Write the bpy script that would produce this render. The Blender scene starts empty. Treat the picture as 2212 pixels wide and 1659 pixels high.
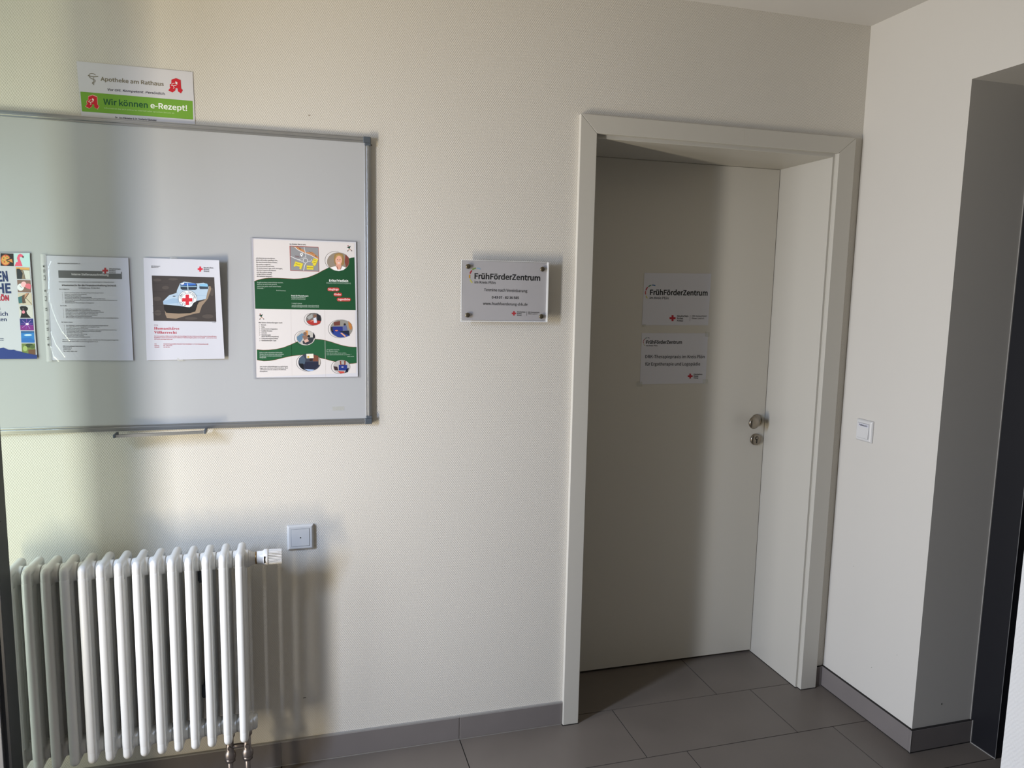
import bpy, bmesh, math
from mathutils import Vector, Matrix
from mathutils.geometry import tessellate_polygon
sc = bpy.context.scene
# ------------------------------------------------------------------ camera, world, lights, exposure
cd = bpy.data.cameras.new('camera'); cam = bpy.data.objects.new('camera', cd); sc.collection.objects.link(cam)
cd.sensor_width = 36.0; cd.sensor_fit = 'HORIZONTAL'; cd.lens = 1605.81 / 2212 * 36; cd.clip_start = 0.05
RT = Vector((0.96168522, -0.27348718, 0.01913885)); UP = Vector((0.01596905, 0.12557113, 0.99195609)); FW = Vector((0.27369056, 0.95364388, -0.12512723))
cm = Matrix((RT, UP, -FW)).transposed().to_4x4(); cm.translation = Vector((-0.28406, -2.40033, 1.57529)); cam.matrix_world = cm
sc.camera = cam
w = bpy.data.worlds.new('daylight'); sc.world = w; w.use_nodes = True
w.node_tree.nodes['Background'].inputs[0].default_value = (0.75, 0.88, 1.0, 1); w.node_tree.nodes['Background'].inputs[1].default_value = 1.0
def area(name, loc, direction, sx, sy, power, col, spread=180):
    ld = bpy.data.lights.new(name, 'AREA'); ld.shape = 'RECTANGLE'; ld.size = sx; ld.size_y = sy; ld.energy = power; ld.color = col; ld.spread = math.radians(spread)
    o = bpy.data.objects.new(name, ld); sc.collection.objects.link(o)
    z = -Vector(direction).normalized(); x = Vector((0, 0, 1)).cross(z).normalized(); y = z.cross(x)
    m = Matrix((x, y, z)).transposed().to_4x4(); m.translation = Vector(loc); o.matrix_world = m
    return o
# daylight falling through the narrow tall side window in the left wall: cool light from the sky, warm light off the paving
area('sky_daylight', (-1.99, -1.30, 1.62), (1, 0.25, -0.75), 0.11, 1.25, 40.5, (0.57, 0.71, 1.0), 120)
area('ground_daylight', (-1.99, -1.30, 0.62), (1, 0.42, 0.82), 0.11, 1.1, 29.5, (1.0, 0.86, 0.62), 130)
area('left_fill_light', (-1.99, -0.66, 1.25), (1, 0.45, -0.05), 0.55, 2.1, 36, (0.97, 0.97, 1.0), 180)  # added broad fill lamp, brightens the left wall and lifts the shaded parts
sc.view_settings.view_transform = 'Standard'; sc.view_settings.look = 'None'; sc.view_settings.exposure = 0.0; sc.view_settings.gamma = 1.0; sc.view_settings.use_curve_mapping = False

# ------------------------------------------------------------------ helpers
COL = sc.collection
def lin(h):
    v = [int(h[i:i + 2], 16) / 255 for i in (0, 2, 4)]
    return tuple(c / 12.92 if c <= .04045 else ((c + .055) / 1.055) ** 2.4 for c in v) + (1,)
def mat(name, hexc, rough=.6, metal=0., spec=.5, noise=0., nscale=8., coat=0., aniso=0.):
    m = bpy.data.materials.new(name); m.use_nodes = True; nt = m.node_tree; b = nt.nodes['Principled BSDF']
    c = lin(hexc)
    b.inputs['Roughness'].default_value = rough; b.inputs['Metallic'].default_value = metal; b.inputs['Specular IOR Level'].default_value = spec
    b.inputs['Coat Weight'].default_value = coat
    if noise:
        tc = nt.nodes.new('ShaderNodeTexCoord'); n = nt.nodes.new('ShaderNodeTexNoise'); n.inputs['Scale'].default_value = nscale; n.inputs['Detail'].default_value = 6
        nt.links.new(tc.outputs['Object'], n.inputs['Vector'])
        mx = nt.nodes.new('ShaderNodeMix'); mx.data_type = 'RGBA'
        mx.inputs['A'].default_value = tuple(max(0, x * (1 - noise)) for x in c[:3]) + (1,); mx.inputs['B'].default_value = tuple(min(1, x * (1 + noise)) for x in c[:3]) + (1,)
        nt.links.new(n.outputs['Fac'], mx.inputs['Factor']); nt.links.new(mx.outputs['Result'], b.inputs['Base Color'])
    else: b.inputs['Base Color'].default_value = c
    return m
def N(nt, t, **k):
    n = nt.nodes.new(t)
    for a, v in k.items(): setattr(n, a, v)
    return n
def math_n(nt, op, a, b=None):
    n = N(nt, 'ShaderNodeMath', operation=op)
    for i, v in enumerate((a, b)):
        if v is None: continue
        if isinstance(v, (int, float)): n.inputs[i].default_value = v
        else: nt.links.new(v, n.inputs[i])
    return n.outputs[0]
def wallpaper(name, hexc, axis=0, depth=.00045):
    # woven glass-fibre wallpaper: staggered little bumps 6.6 mm apart in rows of 4.7 mm, painted over
    m = mat(name, hexc, .62, noise=.02, nscale=2.5); nt = m.node_tree; b = nt.nodes['Principled BSDF']
    tc = N(nt, 'ShaderNodeTexCoord'); nz = N(nt, 'ShaderNodeTexNoise'); nz.inputs['Scale'].default_value = 70; nz.inputs['Detail'].default_value = 2
    nt.links.new(tc.outputs['Object'], nz.inputs['Vector'])
    sp = N(nt, 'ShaderNodeSeparateXYZ'); nt.links.new(tc.outputs['Object'], sp.inputs[0])
    wob = math_n(nt, 'MULTIPLY', math_n(nt, 'SUBTRACT', nz.outputs['Fac'], .5), 3.4)
    u = math_n(nt, 'COSINE', math_n(nt, 'ADD', math_n(nt, 'MULTIPLY', sp.outputs[axis], 2 * math.pi / .0066), wob))
    v = math_n(nt, 'COSINE', math_n(nt, 'ADD', math_n(nt, 'MULTIPLY', sp.outputs[2], 2 * math.pi / .0094), math_n(nt, 'MULTIPLY', wob, .8)))
    n2 = N(nt, 'ShaderNodeTexNoise'); n2.inputs['Scale'].default_value = 160; n2.inputs['Detail'].default_value = 1; nt.links.new(tc.outputs['Object'], n2.inputs['Vector'])
    h = math_n(nt, 'ADD', math_n(nt, 'MULTIPLY', math_n(nt, 'MULTIPLY', u, v), .5), math_n(nt, 'MULTIPLY', n2.outputs['Fac'], .55))
    bp = N(nt, 'ShaderNodeBump'); bp.inputs['Strength'].default_value = 1; bp.inputs['Distance'].default_value = depth
    nt.links.new(h, bp.inputs['Height']); nt.links.new(bp.outputs['Normal'], b.inputs['Normal'])
    return m
def clear(name, tint, gloss=.06, rough=.05, milk=0.):
    m = bpy.data.materials.new(name); m.use_nodes = True; nt = m.node_tree
    for n in list(nt.nodes): nt.nodes.remove(n)
    o = N(nt, 'ShaderNodeOutputMaterial'); t = N(nt, 'ShaderNodeBsdfTransparent'); g = N(nt, 'ShaderNodeBsdfGlossy'); mx = N(nt, 'ShaderNodeMixShader')
    t.inputs['Color'].default_value = lin(tint); g.inputs['Roughness'].default_value = rough
    f = N(nt, 'ShaderNodeLayerWeight'); f.inputs['Blend'].default_value = .5
    nt.links.new(math_n(nt, 'ADD', math_n(nt, 'MULTIPLY', math_n(nt, 'POWER', f.outputs['Facing'], 5), .6), gloss), mx.inputs[0])
    nt.links.new(t.outputs[0], mx.inputs[1]); nt.links.new(g.outputs[0], mx.inputs[2]); nt.links.new(mx.outputs[0], o.inputs[0])
    if milk:                                                                # slightly cloudy film: part of the light scatters
        d = N(nt, 'ShaderNodeBsdfDiffuse'); d.inputs['Color'].default_value = lin('e6e6e4'); m2 = N(nt, 'ShaderNodeMixShader'); m2.inputs[0].default_value = milk
        nt.links.new(mx.outputs[0], m2.inputs[1]); nt.links.new(d.outputs[0], m2.inputs[2]); nt.links.new(m2.outputs[0], o.inputs[0])
    return m
M = {}
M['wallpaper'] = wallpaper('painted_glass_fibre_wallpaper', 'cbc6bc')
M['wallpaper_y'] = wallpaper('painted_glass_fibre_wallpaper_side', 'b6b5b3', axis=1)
M['paint'] = mat('smooth_wall_paint', 'c3bfb7', .6, noise=.02, nscale=3)
M['jamb'] = mat('grey_white_wall_paint', 'aeaaa0', .6, noise=.02, nscale=3)
M['ceiling'] = mat('ceiling_paint', 'c9c6c1', .8)
M['lacquer'] = mat('white_door_lacquer', 'b9b5ab', .38, noise=.012, nscale=1.5)
M['leaf'] = mat('door_leaf_lacquer', 'c4bfb3', .42, noise=.012, nscale=1.5)
M['tile'] = mat('grey_floor_tile', '675f57', .42, noise=.17, nscale=5)
M['skirt'] = mat('grey_skirting_tile', '706a67', .5, noise=.08, nscale=9)
M['grout'] = mat('dark_grout', '1a1613', .9)
M['silicone'] = mat('light_grey_sealant', '8f8c87', .5)
M['radiator'] = mat('white_radiator_enamel', 'd5d5d2', .26, coat=.2)
M['board'] = mat('whiteboard_enamel', 'adaeaf', .34, spec=.5)
M['alu'] = mat('brushed_aluminium', 'b9babb', .34, metal=.9, noise=.03, nscale=30)
M['cap'] = mat('dark_grey_plastic', '4d545b', .4)
M['paper'] = mat('white_paper', 'c0c0c8', .6, noise=.01)
M['paper_cool'] = mat('office_paper', 'cbccd6', .6, noise=.01)
M['sign_back'] = mat('grey_white_sign_sheet', 'b6b3b4', .5, noise=.01)
M['door_paper'] = mat('thin_office_paper', 'cac9cd', .6, noise=.01)
M['gloss_paper'] = mat('laminated_paper', 'cdccd1', .28, noise=.01)
M['steel'] = mat('satin_stainless_steel', '9a9184', .3, metal=1)
M['dark_steel'] = mat('dark_key_slot', '0c0b0a', .5)
M['standoff'] = mat('bronze_grey_standoff', '6d6453', .35, metal=.9)
M['switch'] = mat('white_switch_plastic', 'c9c8c6', .25)
M['cover'] = mat('light_grey_cover_plastic', 'c4c4c3', .3)
M['frameblack'] = mat('black_steel_door_frame', '18181c', .35, noise=.08, nscale=4)
M['black'] = mat('black_rubber', '0b0d12', .5)
M['anthracite'] = mat('anthracite_profile', '2b2e32', .45)
M['nickel'] = mat('nickel_plated_brass', '8f8783', .42, metal=1)
M['brass'] = mat('brass_ring', '8a6d45', .35, metal=1)
M['plastic'] = mat('white_thermostat_plastic', 'dedbd6', .35)
M['tape'] = clear('clear_tape', 'fbfbf8', .02, .3, milk=.16)
M['film'] = clear('clear_film', 'fafafc', .06, .10, milk=.03)
M['punched'] = clear('cloudy_film', 'fafafc', .03, .3, milk=.3)
M['acrylic'] = clear('clear_acrylic', 'fbfbfb', .02, .03)
M['edge'] = mat('frosted_acrylic_edge', 'e4e4e2', .3)
M['glass'] = clear('green_tinted_glass', 'dfe5de', .02, .02)
M['scuff'] = mat('dark_scuff', '3a3733', .8)
M['faint'] = mat('faint_scuff', '8a8680', .8)
_ink = {}
def ink(h):
    if h not in _ink: _ink[h] = mat('ink_' + h, h, .5, spec=.35)
    return _ink[h]
def link(name, me, mats, parent=None, loc=(0, 0, 0), smooth=False):
    o = bpy.data.objects.new(name, me); COL.objects.link(o)
    for m in (mats if isinstance(mats, (list, tuple)) else [mats]): me.materials.append(m)
    o.location = loc
    if parent: o.parent = parent
    if smooth:
        for p in me.polygons: p.use_smooth = True
    return o
def bmobj(name, bm, mats, parent=None, loc=(0, 0, 0), smooth=False, bevel=0., seg=2):
    if bevel:
        bmesh.ops.bevel(bm, geom=[e for e in bm.edges], offset=bevel, segments=seg, affect='EDGES', profile=.5, clamp_overlap=True)
    bmesh.ops.recalc_face_normals(bm, faces=bm.faces)
    me = bpy.data.meshes.new(name); bm.to_mesh(me); bm.free()
    return link(name, me, mats, parent, loc, smooth)
def box(bm, x0, x1, y0, y1, z0, z1, mi=0):
    vs = [bm.verts.new((x, y, z)) for x in (x0, x1) for y in (y0, y1) for z in (z0, z1)]
    for q in ((0, 1, 3, 2), (4, 6, 7, 5), (0, 4, 5, 1), (2, 3, 7, 6), (0, 2, 6, 4), (1, 5, 7, 3)):
        f = bm.faces.new([vs[i] for i in q]); f.material_index = mi
def boxes(name, L, mats, parent=None, bevel=0., loc=(0, 0, 0)):
    bm = bmesh.new()
    for b in L: box(bm, *b)
    return bmobj(name, bm, mats, parent, loc, bevel=bevel)
def lathe(bm, prof, axis='Z', n=32, c=(0, 0, 0), mi=0):
    rings = []
    for r, h in prof:
        ring = []
        for i in range(n):
            a = 2 * math.pi * i / n; p, q = r * math.cos(a), r * math.sin(a)
            v = {'Z': (p, q, h), 'X': (h, p, q), 'Y': (p, h, q)}[axis]
            ring.append(bm.verts.new((v[0] + c[0], v[1] + c[1], v[2] + c[2])))
        rings.append(ring)
    for a, b in zip(rings, rings[1:]):
        for i in range(n):
            f = bm.faces.new((a[i], a[(i + 1) % n], b[(i + 1) % n], b[i])); f.material_index = mi; f.smooth = True
    for ring in (rings[0], rings[-1]):
        f = bm.faces.new(ring); f.material_index = mi
def thing(name, label, cat, loc=(0, 0, 0), kind=None, group=None):
    o = bpy.data.objects.new(name, None); COL.objects.link(o); o.location = loc; o.empty_display_size = .1
    return tag(o, label, cat, kind, group)
def tag(o, label, cat, kind=None, group=None):
    o['label'] = label; o['category'] = cat
    if kind: o['kind'] = kind
    if group: o['group'] = group
    return o
# ------------------------------------------------------------------ what is printed on the sheets (millimetres from each sheet's upper left corner)
SHEETS={
'apo':{"o":[-0.8649,-0.0015,2.18],"c":[[0,0],[297.3,-0.7],[299.5,-144.9],[6.1,-160]],"e":[
['snake_and_bowl_emblem','L',[[26.8,-35.8],[32.6,-37],[40.9,-37.7],[52.2,-35.9]],2.1,'7d7664',2],
['snake_and_bowl_emblem','L',[[31.3,-36.6],[29,-34.5],[31.2,-31.3],[36.3,-29.2],[41.3,-29.8],[45.8,-33]],1.3,'7d7664',3],
['snake_and_bowl_emblem','L',[[30,-38.5],[33.2,-42.3],[39.7,-44.8],[44.2,-47],[43.6,-51],[38.5,-52.9],[36.4,-55.3],[39.2,-57.5],[40.7,-59.5]],1.5,'7d7664',4],
['snake_and_bowl_emblem','L',[[40.5,-39.3],[39.9,-59.1]],1.1,'7d7664',5],
['lettering','T','Apotheke am Rathaus',58.1,-46.7,219.8,-46.3,10.1,'7d7664',1,0,2],
['lettering','T','Vor Ort. Kompetent. Persönlich.',73.3,-71.7,222.8,-70.4,6.1,'23233a',0.3,0.25,2],
['pharmacy_logo','P',[[252.7,-22],[264.9,-25.9],[265.4,-48.8],[269.6,-53.4],[264.5,-62.7],[256.7,-57.9],[255.8,-49.7],[250.8,-49.2],[249.7,-55.7],[242.1,-62.3],[231.2,-57.4],[237.3,-48.6],[235.4,-47.8],[235.7,-39.9],[239.7,-39.2],[240.5,-27.2]],'c4202e',3],
['pharmacy_logo','P',[[251,-30.3],[256.2,-33.5],[255.6,-39.6],[250.7,-37.3]],'e8e6e6',4],
['pharmacy_logo','L',[[239.3,-42.3],[245.7,-43.6],[253.4,-41.1]],1.7,'e8e6e6',4],
['pharmacy_logo','L',[[241.4,-40.8],[243.7,-37],[248.7,-36]],1.2,'e8e6e6',4],
['pharmacy_logo','L',[[246.1,-43.6],[245.6,-46.9],[247.9,-48.5],[244.6,-51]],1.2,'e8e6e6',4],
['green_band','P',[[5.9,-80.5],[294.8,-81.1],[294.7,-132.7],[7.7,-133.2]],'6f9f35',1],
['pharmacy_logo_on_green','P',[[36.5,-86.1],[47.9,-89.9],[48,-111.8],[52,-116.2],[47.1,-125.1],[39.9,-120.4],[39.1,-112.6],[34.5,-112.1],[33.4,-118.3],[26.1,-124.5],[16,-119.7],[21.8,-111.4],[20,-110.6],[20.4,-103.1],[24.2,-102.4],[25.1,-91]],'e9a8a0',2],
['pharmacy_logo_on_green','P',[[36.2,-88.1],[46.7,-91.5],[46.8,-111.6],[50.4,-115.7],[46,-123.8],[39.3,-119.5],[38.6,-112.3],[34.4,-111.9],[33.3,-117.6],[26.7,-123.3],[17.4,-118.9],[22.8,-111.2],[21.1,-110.6],[21.5,-103.6],[25,-103],[25.7,-92.5]],'c4202e',3],
['pharmacy_logo_on_green','P',[[34.7,-95.3],[39.1,-98.1],[38.5,-103.5],[34.4,-101.4]],'e8d6c8',4],
['pharmacy_logo_on_green','L',[[24.5,-105.8],[30.1,-106.9],[36.7,-104.8]],1.6,'e8d6c8',4],
['pharmacy_logo_on_green','L',[[26.4,-104.5],[28.4,-101.1],[32.6,-100.3]],1.1,'e8d6c8',4],
['pharmacy_logo_on_green','L',[[30.4,-106.9],[29.9,-109.8],[31.8,-111.3],[29,-113.4]],1.3,'e8d6c8',4],
['slogan','T','Wir können',62.5,-109.8,175.9,-109.8,15.2,'17502f',1,0,2],
['slogan','T','e-Rezept!',182.9,-109.6,279.5,-109.7,14.7,'f0f2ee',1,0,2],
['slogan','T','Informieren Sie sich online im Internet oder sprechen Sie uns an',64,-121.2,244.8,-120.8,3.6,'b7cf96',0.1,0,2],
['slogan','T','Dr. Jan Eikmeier & Dr. Stefanie Eikmeier',90.9,-145.9,197.6,-145.3,5.4,'141414',0.7,0,2]]},
'flyer':{"o":[-1.1409,-0.0145,1.6486],"c":[[0,0],[137.9,4.4],[140.3,-290.4],[-18,-290.7]],"e":[
['pizza_picture','P',[[66.9,1],[98.7,0.8],[97.6,-33.3],[65.5,-33.1]],'26221f',1],
['pizza_picture','P',[[90.6,-17],[90.2,-19.8],[89.4,-22.5],[88.3,-25.1],[86.8,-27.4],[85.1,-29.3],[83.1,-30.8],[81,-31.9],[78.8,-32.5],[76.6,-32.5],[74.4,-32.1],[72.4,-31.1],[70.6,-29.7],[69.1,-27.9],[67.9,-25.6],[67,-23.2],[66.6,-20.5],[66.6,-17.7],[66.9,-14.9],[67.7,-12.2],[68.8,-9.6],[70.3,-7.3],[72,-5.4],[74,-3.9],[76.1,-2.8],[78.3,-2.2],[80.5,-2.1],[82.7,-2.6],[84.7,-3.5],[86.5,-4.9],[88,-6.8],[89.2,-9],[90.1,-11.5],[90.5,-14.2]],'b5563a',2],
['pizza_picture','P',[[88.5,-17],[87.8,-21],[86.2,-24.6],[83.8,-27.5],[80.9,-29.4],[77.8,-30.1],[74.7,-29.6],[72.1,-27.8],[70,-25.1],[68.8,-21.5],[68.6,-17.6],[69.3,-13.7],[70.9,-10.1],[73.3,-7.2],[76.1,-5.3],[79.3,-4.6],[82.3,-5.1],[85,-6.8],[87.1,-9.6],[88.3,-13.1]],'d99a55',3],
['pizza_picture','P',[[76.1,-12.3],[76,-12.8],[75.7,-13.4],[75.3,-13.8],[74.8,-14.1],[74.2,-14.2],[73.6,-14.1],[73.1,-13.8],[72.8,-13.4],[72.5,-12.9],[72.5,-12.4],[72.6,-11.8],[72.9,-11.3],[73.3,-10.8],[73.8,-10.6],[74.4,-10.5],[75,-10.5],[75.4,-10.8],[75.8,-11.2],[76.1,-11.7]],'7a8a3a',4],
['pizza_picture','P',[[84.4,-10],[84.3,-10.5],[84,-11.1],[83.6,-11.5],[83,-11.8],[82.5,-11.9],[81.9,-11.8],[81.4,-11.5],[81.1,-11.1],[80.8,-10.6],[80.8,-10.1],[80.9,-9.5],[81.2,-9],[81.6,-8.5],[82.1,-8.3],[82.7,-8.2],[83.2,-8.2],[83.7,-8.5],[84.1,-8.9],[84.3,-9.4]],'8d9a45',4],
['pizza_picture','P',[[77.3,-22.5],[77.2,-23.1],[76.9,-23.6],[76.5,-24],[76,-24.3],[75.4,-24.4],[74.8,-24.3],[74.4,-24.1],[74,-23.7],[73.8,-23.2],[73.7,-22.6],[73.8,-22],[74.1,-21.5],[74.5,-21.1],[75.1,-20.8],[75.6,-20.7],[76.2,-20.8],[76.7,-21],[77,-21.4],[77.3,-21.9]],'b23a2a',4],
['pizza_picture','P',[[85.6,-21.2],[85.5,-21.8],[85.2,-22.3],[84.7,-22.8],[84.2,-23],[83.6,-23.1],[83.1,-23.1],[82.6,-22.8],[82.2,-22.4],[82,-21.9],[81.9,-21.3],[82.1,-20.8],[82.3,-20.2],[82.8,-19.8],[83.3,-19.5],[83.9,-19.4],[84.4,-19.5],[84.9,-19.8],[85.3,-20.2],[85.5,-20.7]],'6f7f35',4],
['pizza_picture','P',[[81,-5.9],[80.9,-6.5],[80.6,-7],[80.2,-7.5],[79.6,-7.7],[79.1,-7.9],[78.5,-7.8],[78,-7.5],[77.7,-7.1],[77.4,-6.6],[77.4,-6.1],[77.5,-5.5],[77.8,-5],[78.2,-4.5],[78.7,-4.3],[79.3,-4.1],[79.8,-4.2],[80.3,-4.5],[80.7,-4.9],[80.9,-5.4]],'c94f35',4],
['pizza_picture','P',[[73.9,-19.5],[73.8,-20.1],[73.5,-20.6],[73,-21],[72.5,-21.3],[72,-21.4],[71.4,-21.3],[70.9,-21.1],[70.5,-20.7],[70.3,-20.2],[70.2,-19.6],[70.4,-19],[70.7,-18.5],[71.1,-18.1],[71.6,-17.8],[72.2,-17.7],[72.7,-17.8],[73.2,-18],[73.6,-18.4],[73.8,-18.9]],'8d9a45',4],
['pizza_picture','P',[[78.5,-17.3],[92.5,-10.7],[92.6,-26.2]],'26221f',5],
['pizza_picture','P',[[82.1,-17.8],[94.2,-13.8],[95.8,-24.5]],'d08a4c',6],
['flamingo_picture','P',[[98.7,0.8],[138.2,3.3],[137,-35.3],[98.2,-33.3]],'b9d6d6',1],
['flamingo_picture','P',[[99.5,-33.2],[103.7,-22.8],[108.4,-20.6],[106.2,-11.4],[109.5,-2],[115.1,0.9],[120.5,-1.6],[122.9,-6.7],[118.2,-8.9],[113.7,-7],[112.9,-12.2],[115.7,-21.4],[118.7,-32.7]],'e05c78',2],
['flamingo_picture','P',[[120.3,-4.3],[123.5,-6.7],[121.4,-11.3],[119.7,-8.9]],'3b2a25',3],
['angler_picture','P',[[102,-36.3],[135.1,-36.6],[135.6,-68.7],[103,-68.4]],'8b7a66',1],
['angler_picture','P',[[102,-36.3],[135.1,-36.6],[135.1,-42.7],[102.5,-42]],'d9a45c',2],
['angler_picture','P',[[118.1,-44.1],[135.6,-44.7],[135.6,-68.7],[122.3,-67.9]],'cfcfc8',2],
['angler_picture','P',[[104,-40.3],[111.3,-40.2],[117.6,-52.4],[114.9,-68.3],[103.5,-68.3]],'2f3236',3],
['angler_picture','L',[[113.5,-44.2],[119.8,-46.2],[123.2,-68.5]],1.3,'5b3d2c',4],
['heart_picture','P',[[103.4,-71.5],[135.9,-71.6],[135.8,-105.2],[103.3,-104.8]],'80655a',1],
['heart_picture','P',[[119.2,-90.9],[118.6,-94],[117.3,-96.8],[115.3,-99.1],[112.9,-100.6],[110.3,-101.1],[107.8,-100.7],[105.6,-99.3],[103.9,-97.1],[102.9,-94.3],[102.6,-91.2],[103.2,-88.1],[104.5,-85.3],[106.5,-83.1],[108.9,-81.6],[111.5,-81.1],[114,-81.5],[116.2,-82.9],[117.9,-85.1],[119,-87.8]],'dfe0e4',2],
['heart_picture','L',[[108.7,-87],[113.6,-92.5]],0.8,'333333',3],
['heart_picture','P',[[125.3,-83.1],[124.9,-85.5],[123.8,-87.8],[122.3,-89.6],[120.3,-90.7],[118.3,-91.1],[116.2,-90.8],[114.4,-89.7],[113.1,-88],[112.3,-85.8],[112.1,-83.3],[112.5,-80.9],[113.6,-78.7],[115.2,-76.9],[117.1,-75.7],[119.1,-75.3],[121.2,-75.6],[123,-76.7],[124.3,-78.4],[125.2,-80.6]],'ecb5b8',3],
['heart_picture','P',[[136.9,-87.4],[136.5,-89.6],[135.3,-91.6],[133.6,-93.3],[131.4,-94.3],[129.1,-94.7],[126.9,-94.4],[124.9,-93.4],[123.3,-91.9],[122.4,-89.9],[122.1,-87.7],[122.6,-85.5],[123.8,-83.5],[125.5,-81.9],[127.6,-80.9],[129.9,-80.5],[132.2,-80.8],[134.2,-81.7],[135.7,-83.3],[136.7,-85.2]],'d9707c',4],
['heart_picture','P',[[123.8,-90.8],[136.3,-89.5],[134.6,-96.9],[130.9,-95.9]],'d9707c',5],
['mat_picture','P',[[103.2,-107.3],[136.8,-107.1],[136.5,-140.9],[103.2,-139.9]],'c7bba8',1],
['mat_picture','P',[[102.9,-119.4],[114.2,-114],[117.8,-133.8],[103.8,-136.5]],'3e6a6e',2],
['mat_picture','P',[[112.3,-115.1],[125.7,-107.3],[130.2,-108.5],[119.1,-125.4],[121.4,-134.8],[113,-136]],'5b4a3e',3],
['mat_picture','L',[[122.1,-121.2],[136,-138.8]],1,'6b5a48',3],
['mat_picture','P',[[119.9,-110.8],[123.8,-107.3],[129.4,-107.2],[118.3,-123.8]],'b98b6e',4],
['dog_picture','P',[[103.5,-142],[137.1,-142],[136.7,-176.8],[103.4,-176.4]],'c9c6c0',1],
['dog_picture','P',[[105.5,-145.5],[110.8,-143.4],[120.9,-143.9],[125.6,-148.4],[124.6,-154.7],[121.1,-156.9],[122.6,-164.2],[131.2,-176.2],[105.2,-176.4],[108.7,-164.4],[109.6,-157],[106.5,-152.8]],'1d1c1d',2],
['dog_picture','P',[[117.8,-160.1],[117.5,-161.5],[116.9,-162.8],[116.1,-163.8],[115,-164.5],[113.8,-164.7],[112.7,-164.5],[111.7,-163.9],[110.9,-162.9],[110.5,-161.6],[110.4,-160.2],[110.6,-158.7],[111.2,-157.4],[112.1,-156.4],[113.2,-155.7],[114.3,-155.5],[115.5,-155.7],[116.5,-156.4],[117.2,-157.4],[117.7,-158.7]],'e08a9c',3],
['dog_picture','P',[[116.2,-151.7],[116.1,-152.3],[115.7,-152.8],[115.1,-153.2],[114.3,-153.5],[113.5,-153.6],[112.7,-153.5],[112,-153.3],[111.5,-152.9],[111.1,-152.3],[111,-151.7],[111.2,-151.2],[111.6,-150.6],[112.2,-150.2],[112.9,-149.9],[113.7,-149.8],[114.5,-149.9],[115.2,-150.2],[115.8,-150.6],[116.1,-151.1]],'55504e',3],
['light_rays_picture','P',[[103.8,-178.5],[136.7,-178.3],[136.7,-211.3],[103.7,-210.8]],'2b2f77',1],
['light_rays_picture','P',[[103.7,-197.1],[136.6,-195.8],[136.7,-211.3],[103.7,-210.8]],'7a2a80',2],
['light_rays_picture','L',[[120.9,-193.8],[135.1,-197.7]],1,'8a4fb8',3],
['light_rays_picture','L',[[120.9,-193.8],[127.7,-206.9]],1,'b08ad8',3],
['light_rays_picture','L',[[120.9,-193.8],[117.5,-208.8]],1,'8a4fb8',3],
['light_rays_picture','L',[[120.9,-193.8],[109,-203.6]],1,'b08ad8',3],
['light_rays_picture','L',[[120.9,-193.8],[106.2,-192.6]],1,'8a4fb8',3],
['light_rays_picture','L',[[120.9,-193.8],[110.1,-184.1]],1,'b08ad8',3],
['light_rays_picture','L',[[120.9,-193.8],[120.5,-178.7]],1,'8a4fb8',3],
['light_rays_picture','L',[[120.9,-193.8],[131.1,-182.1]],1,'b08ad8',3],
['light_rays_picture','L',[[120.9,-193.8],[135.7,-191.1]],1,'8a4fb8',3],
['light_rays_picture','P',[[125.4,-193.8],[125.2,-194.7],[124.5,-195.5],[123.6,-196.2],[122.4,-196.6],[121.1,-196.7],[119.9,-196.6],[118.8,-196.2],[117.9,-195.5],[117.4,-194.7],[117.2,-193.8],[117.5,-192.9],[118.1,-192.1],[119,-191.4],[120.2,-191],[121.5,-190.8],[122.7,-191],[123.8,-191.4],[124.7,-192],[125.3,-192.8]],'f3dcf0',4],
['underwater_picture','P',[[104.6,-213.5],[137,-213.4],[136.7,-246.2],[104,-245.7]],'2f78bd',1],
['underwater_picture','P',[[104.6,-213.5],[137,-213.4],[137.1,-218.1],[104.7,-219.2]],'2a5d92',2],
['underwater_picture','P',[[110.9,-224.5],[117.5,-222],[126.8,-221.9],[132.3,-224.5],[126.6,-226.6],[116.3,-227]],'c3dcec',3],
['underwater_picture','P',[[104.8,-234.1],[126.3,-231.9],[137.1,-239.3],[136.7,-246.2],[104,-245.7]],'2b6ab4',2],
['plant_picture','P',[[104.2,-248.3],[137.6,-248.3],[137.1,-281],[103.9,-273.3]],'6f7d45',1],
['plant_picture','P',[[133.5,-254.3],[132.9,-256],[131.4,-257.5],[129,-258.7],[126.1,-259.5],[122.9,-259.8],[119.8,-259.5],[116.9,-258.7],[114.8,-257.5],[113.4,-255.9],[113,-254.2],[113.6,-252.5],[115.1,-251],[117.4,-249.8],[120.3,-249],[123.5,-248.7],[126.7,-249],[129.5,-249.8],[131.7,-251],[133.1,-252.5]],'33422a',2],
['plant_picture','P',[[118.1,-262.7],[117.7,-265.1],[116.8,-267.2],[115.4,-268.9],[113.8,-270],[112.1,-270.4],[110.4,-270],[108.9,-268.9],[107.7,-267.2],[107.1,-265.1],[106.9,-262.7],[107.3,-260.3],[108.2,-258.2],[109.6,-256.5],[111.2,-255.4],[112.9,-255.1],[114.6,-255.4],[116.1,-256.5],[117.3,-258.2],[117.9,-260.4]],'9fb06a',2],
['plant_picture','P',[[119.8,-265.9],[137.6,-264.9],[137.2,-279.9],[120.1,-277.7]],'6a4a36',3],
['plant_picture','P',[[136.5,-257.5],[136.1,-259],[135.2,-260.5],[133.8,-261.6],[132.1,-262.3],[130.2,-262.6],[128.4,-262.3],[126.8,-261.6],[125.5,-260.4],[124.7,-259],[124.5,-257.4],[124.9,-255.9],[125.8,-254.4],[127.2,-253.3],[128.9,-252.6],[130.8,-252.3],[132.6,-252.6],[134.3,-253.3],[135.5,-254.5],[136.3,-255.9]],'4d5f38',3],
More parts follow.
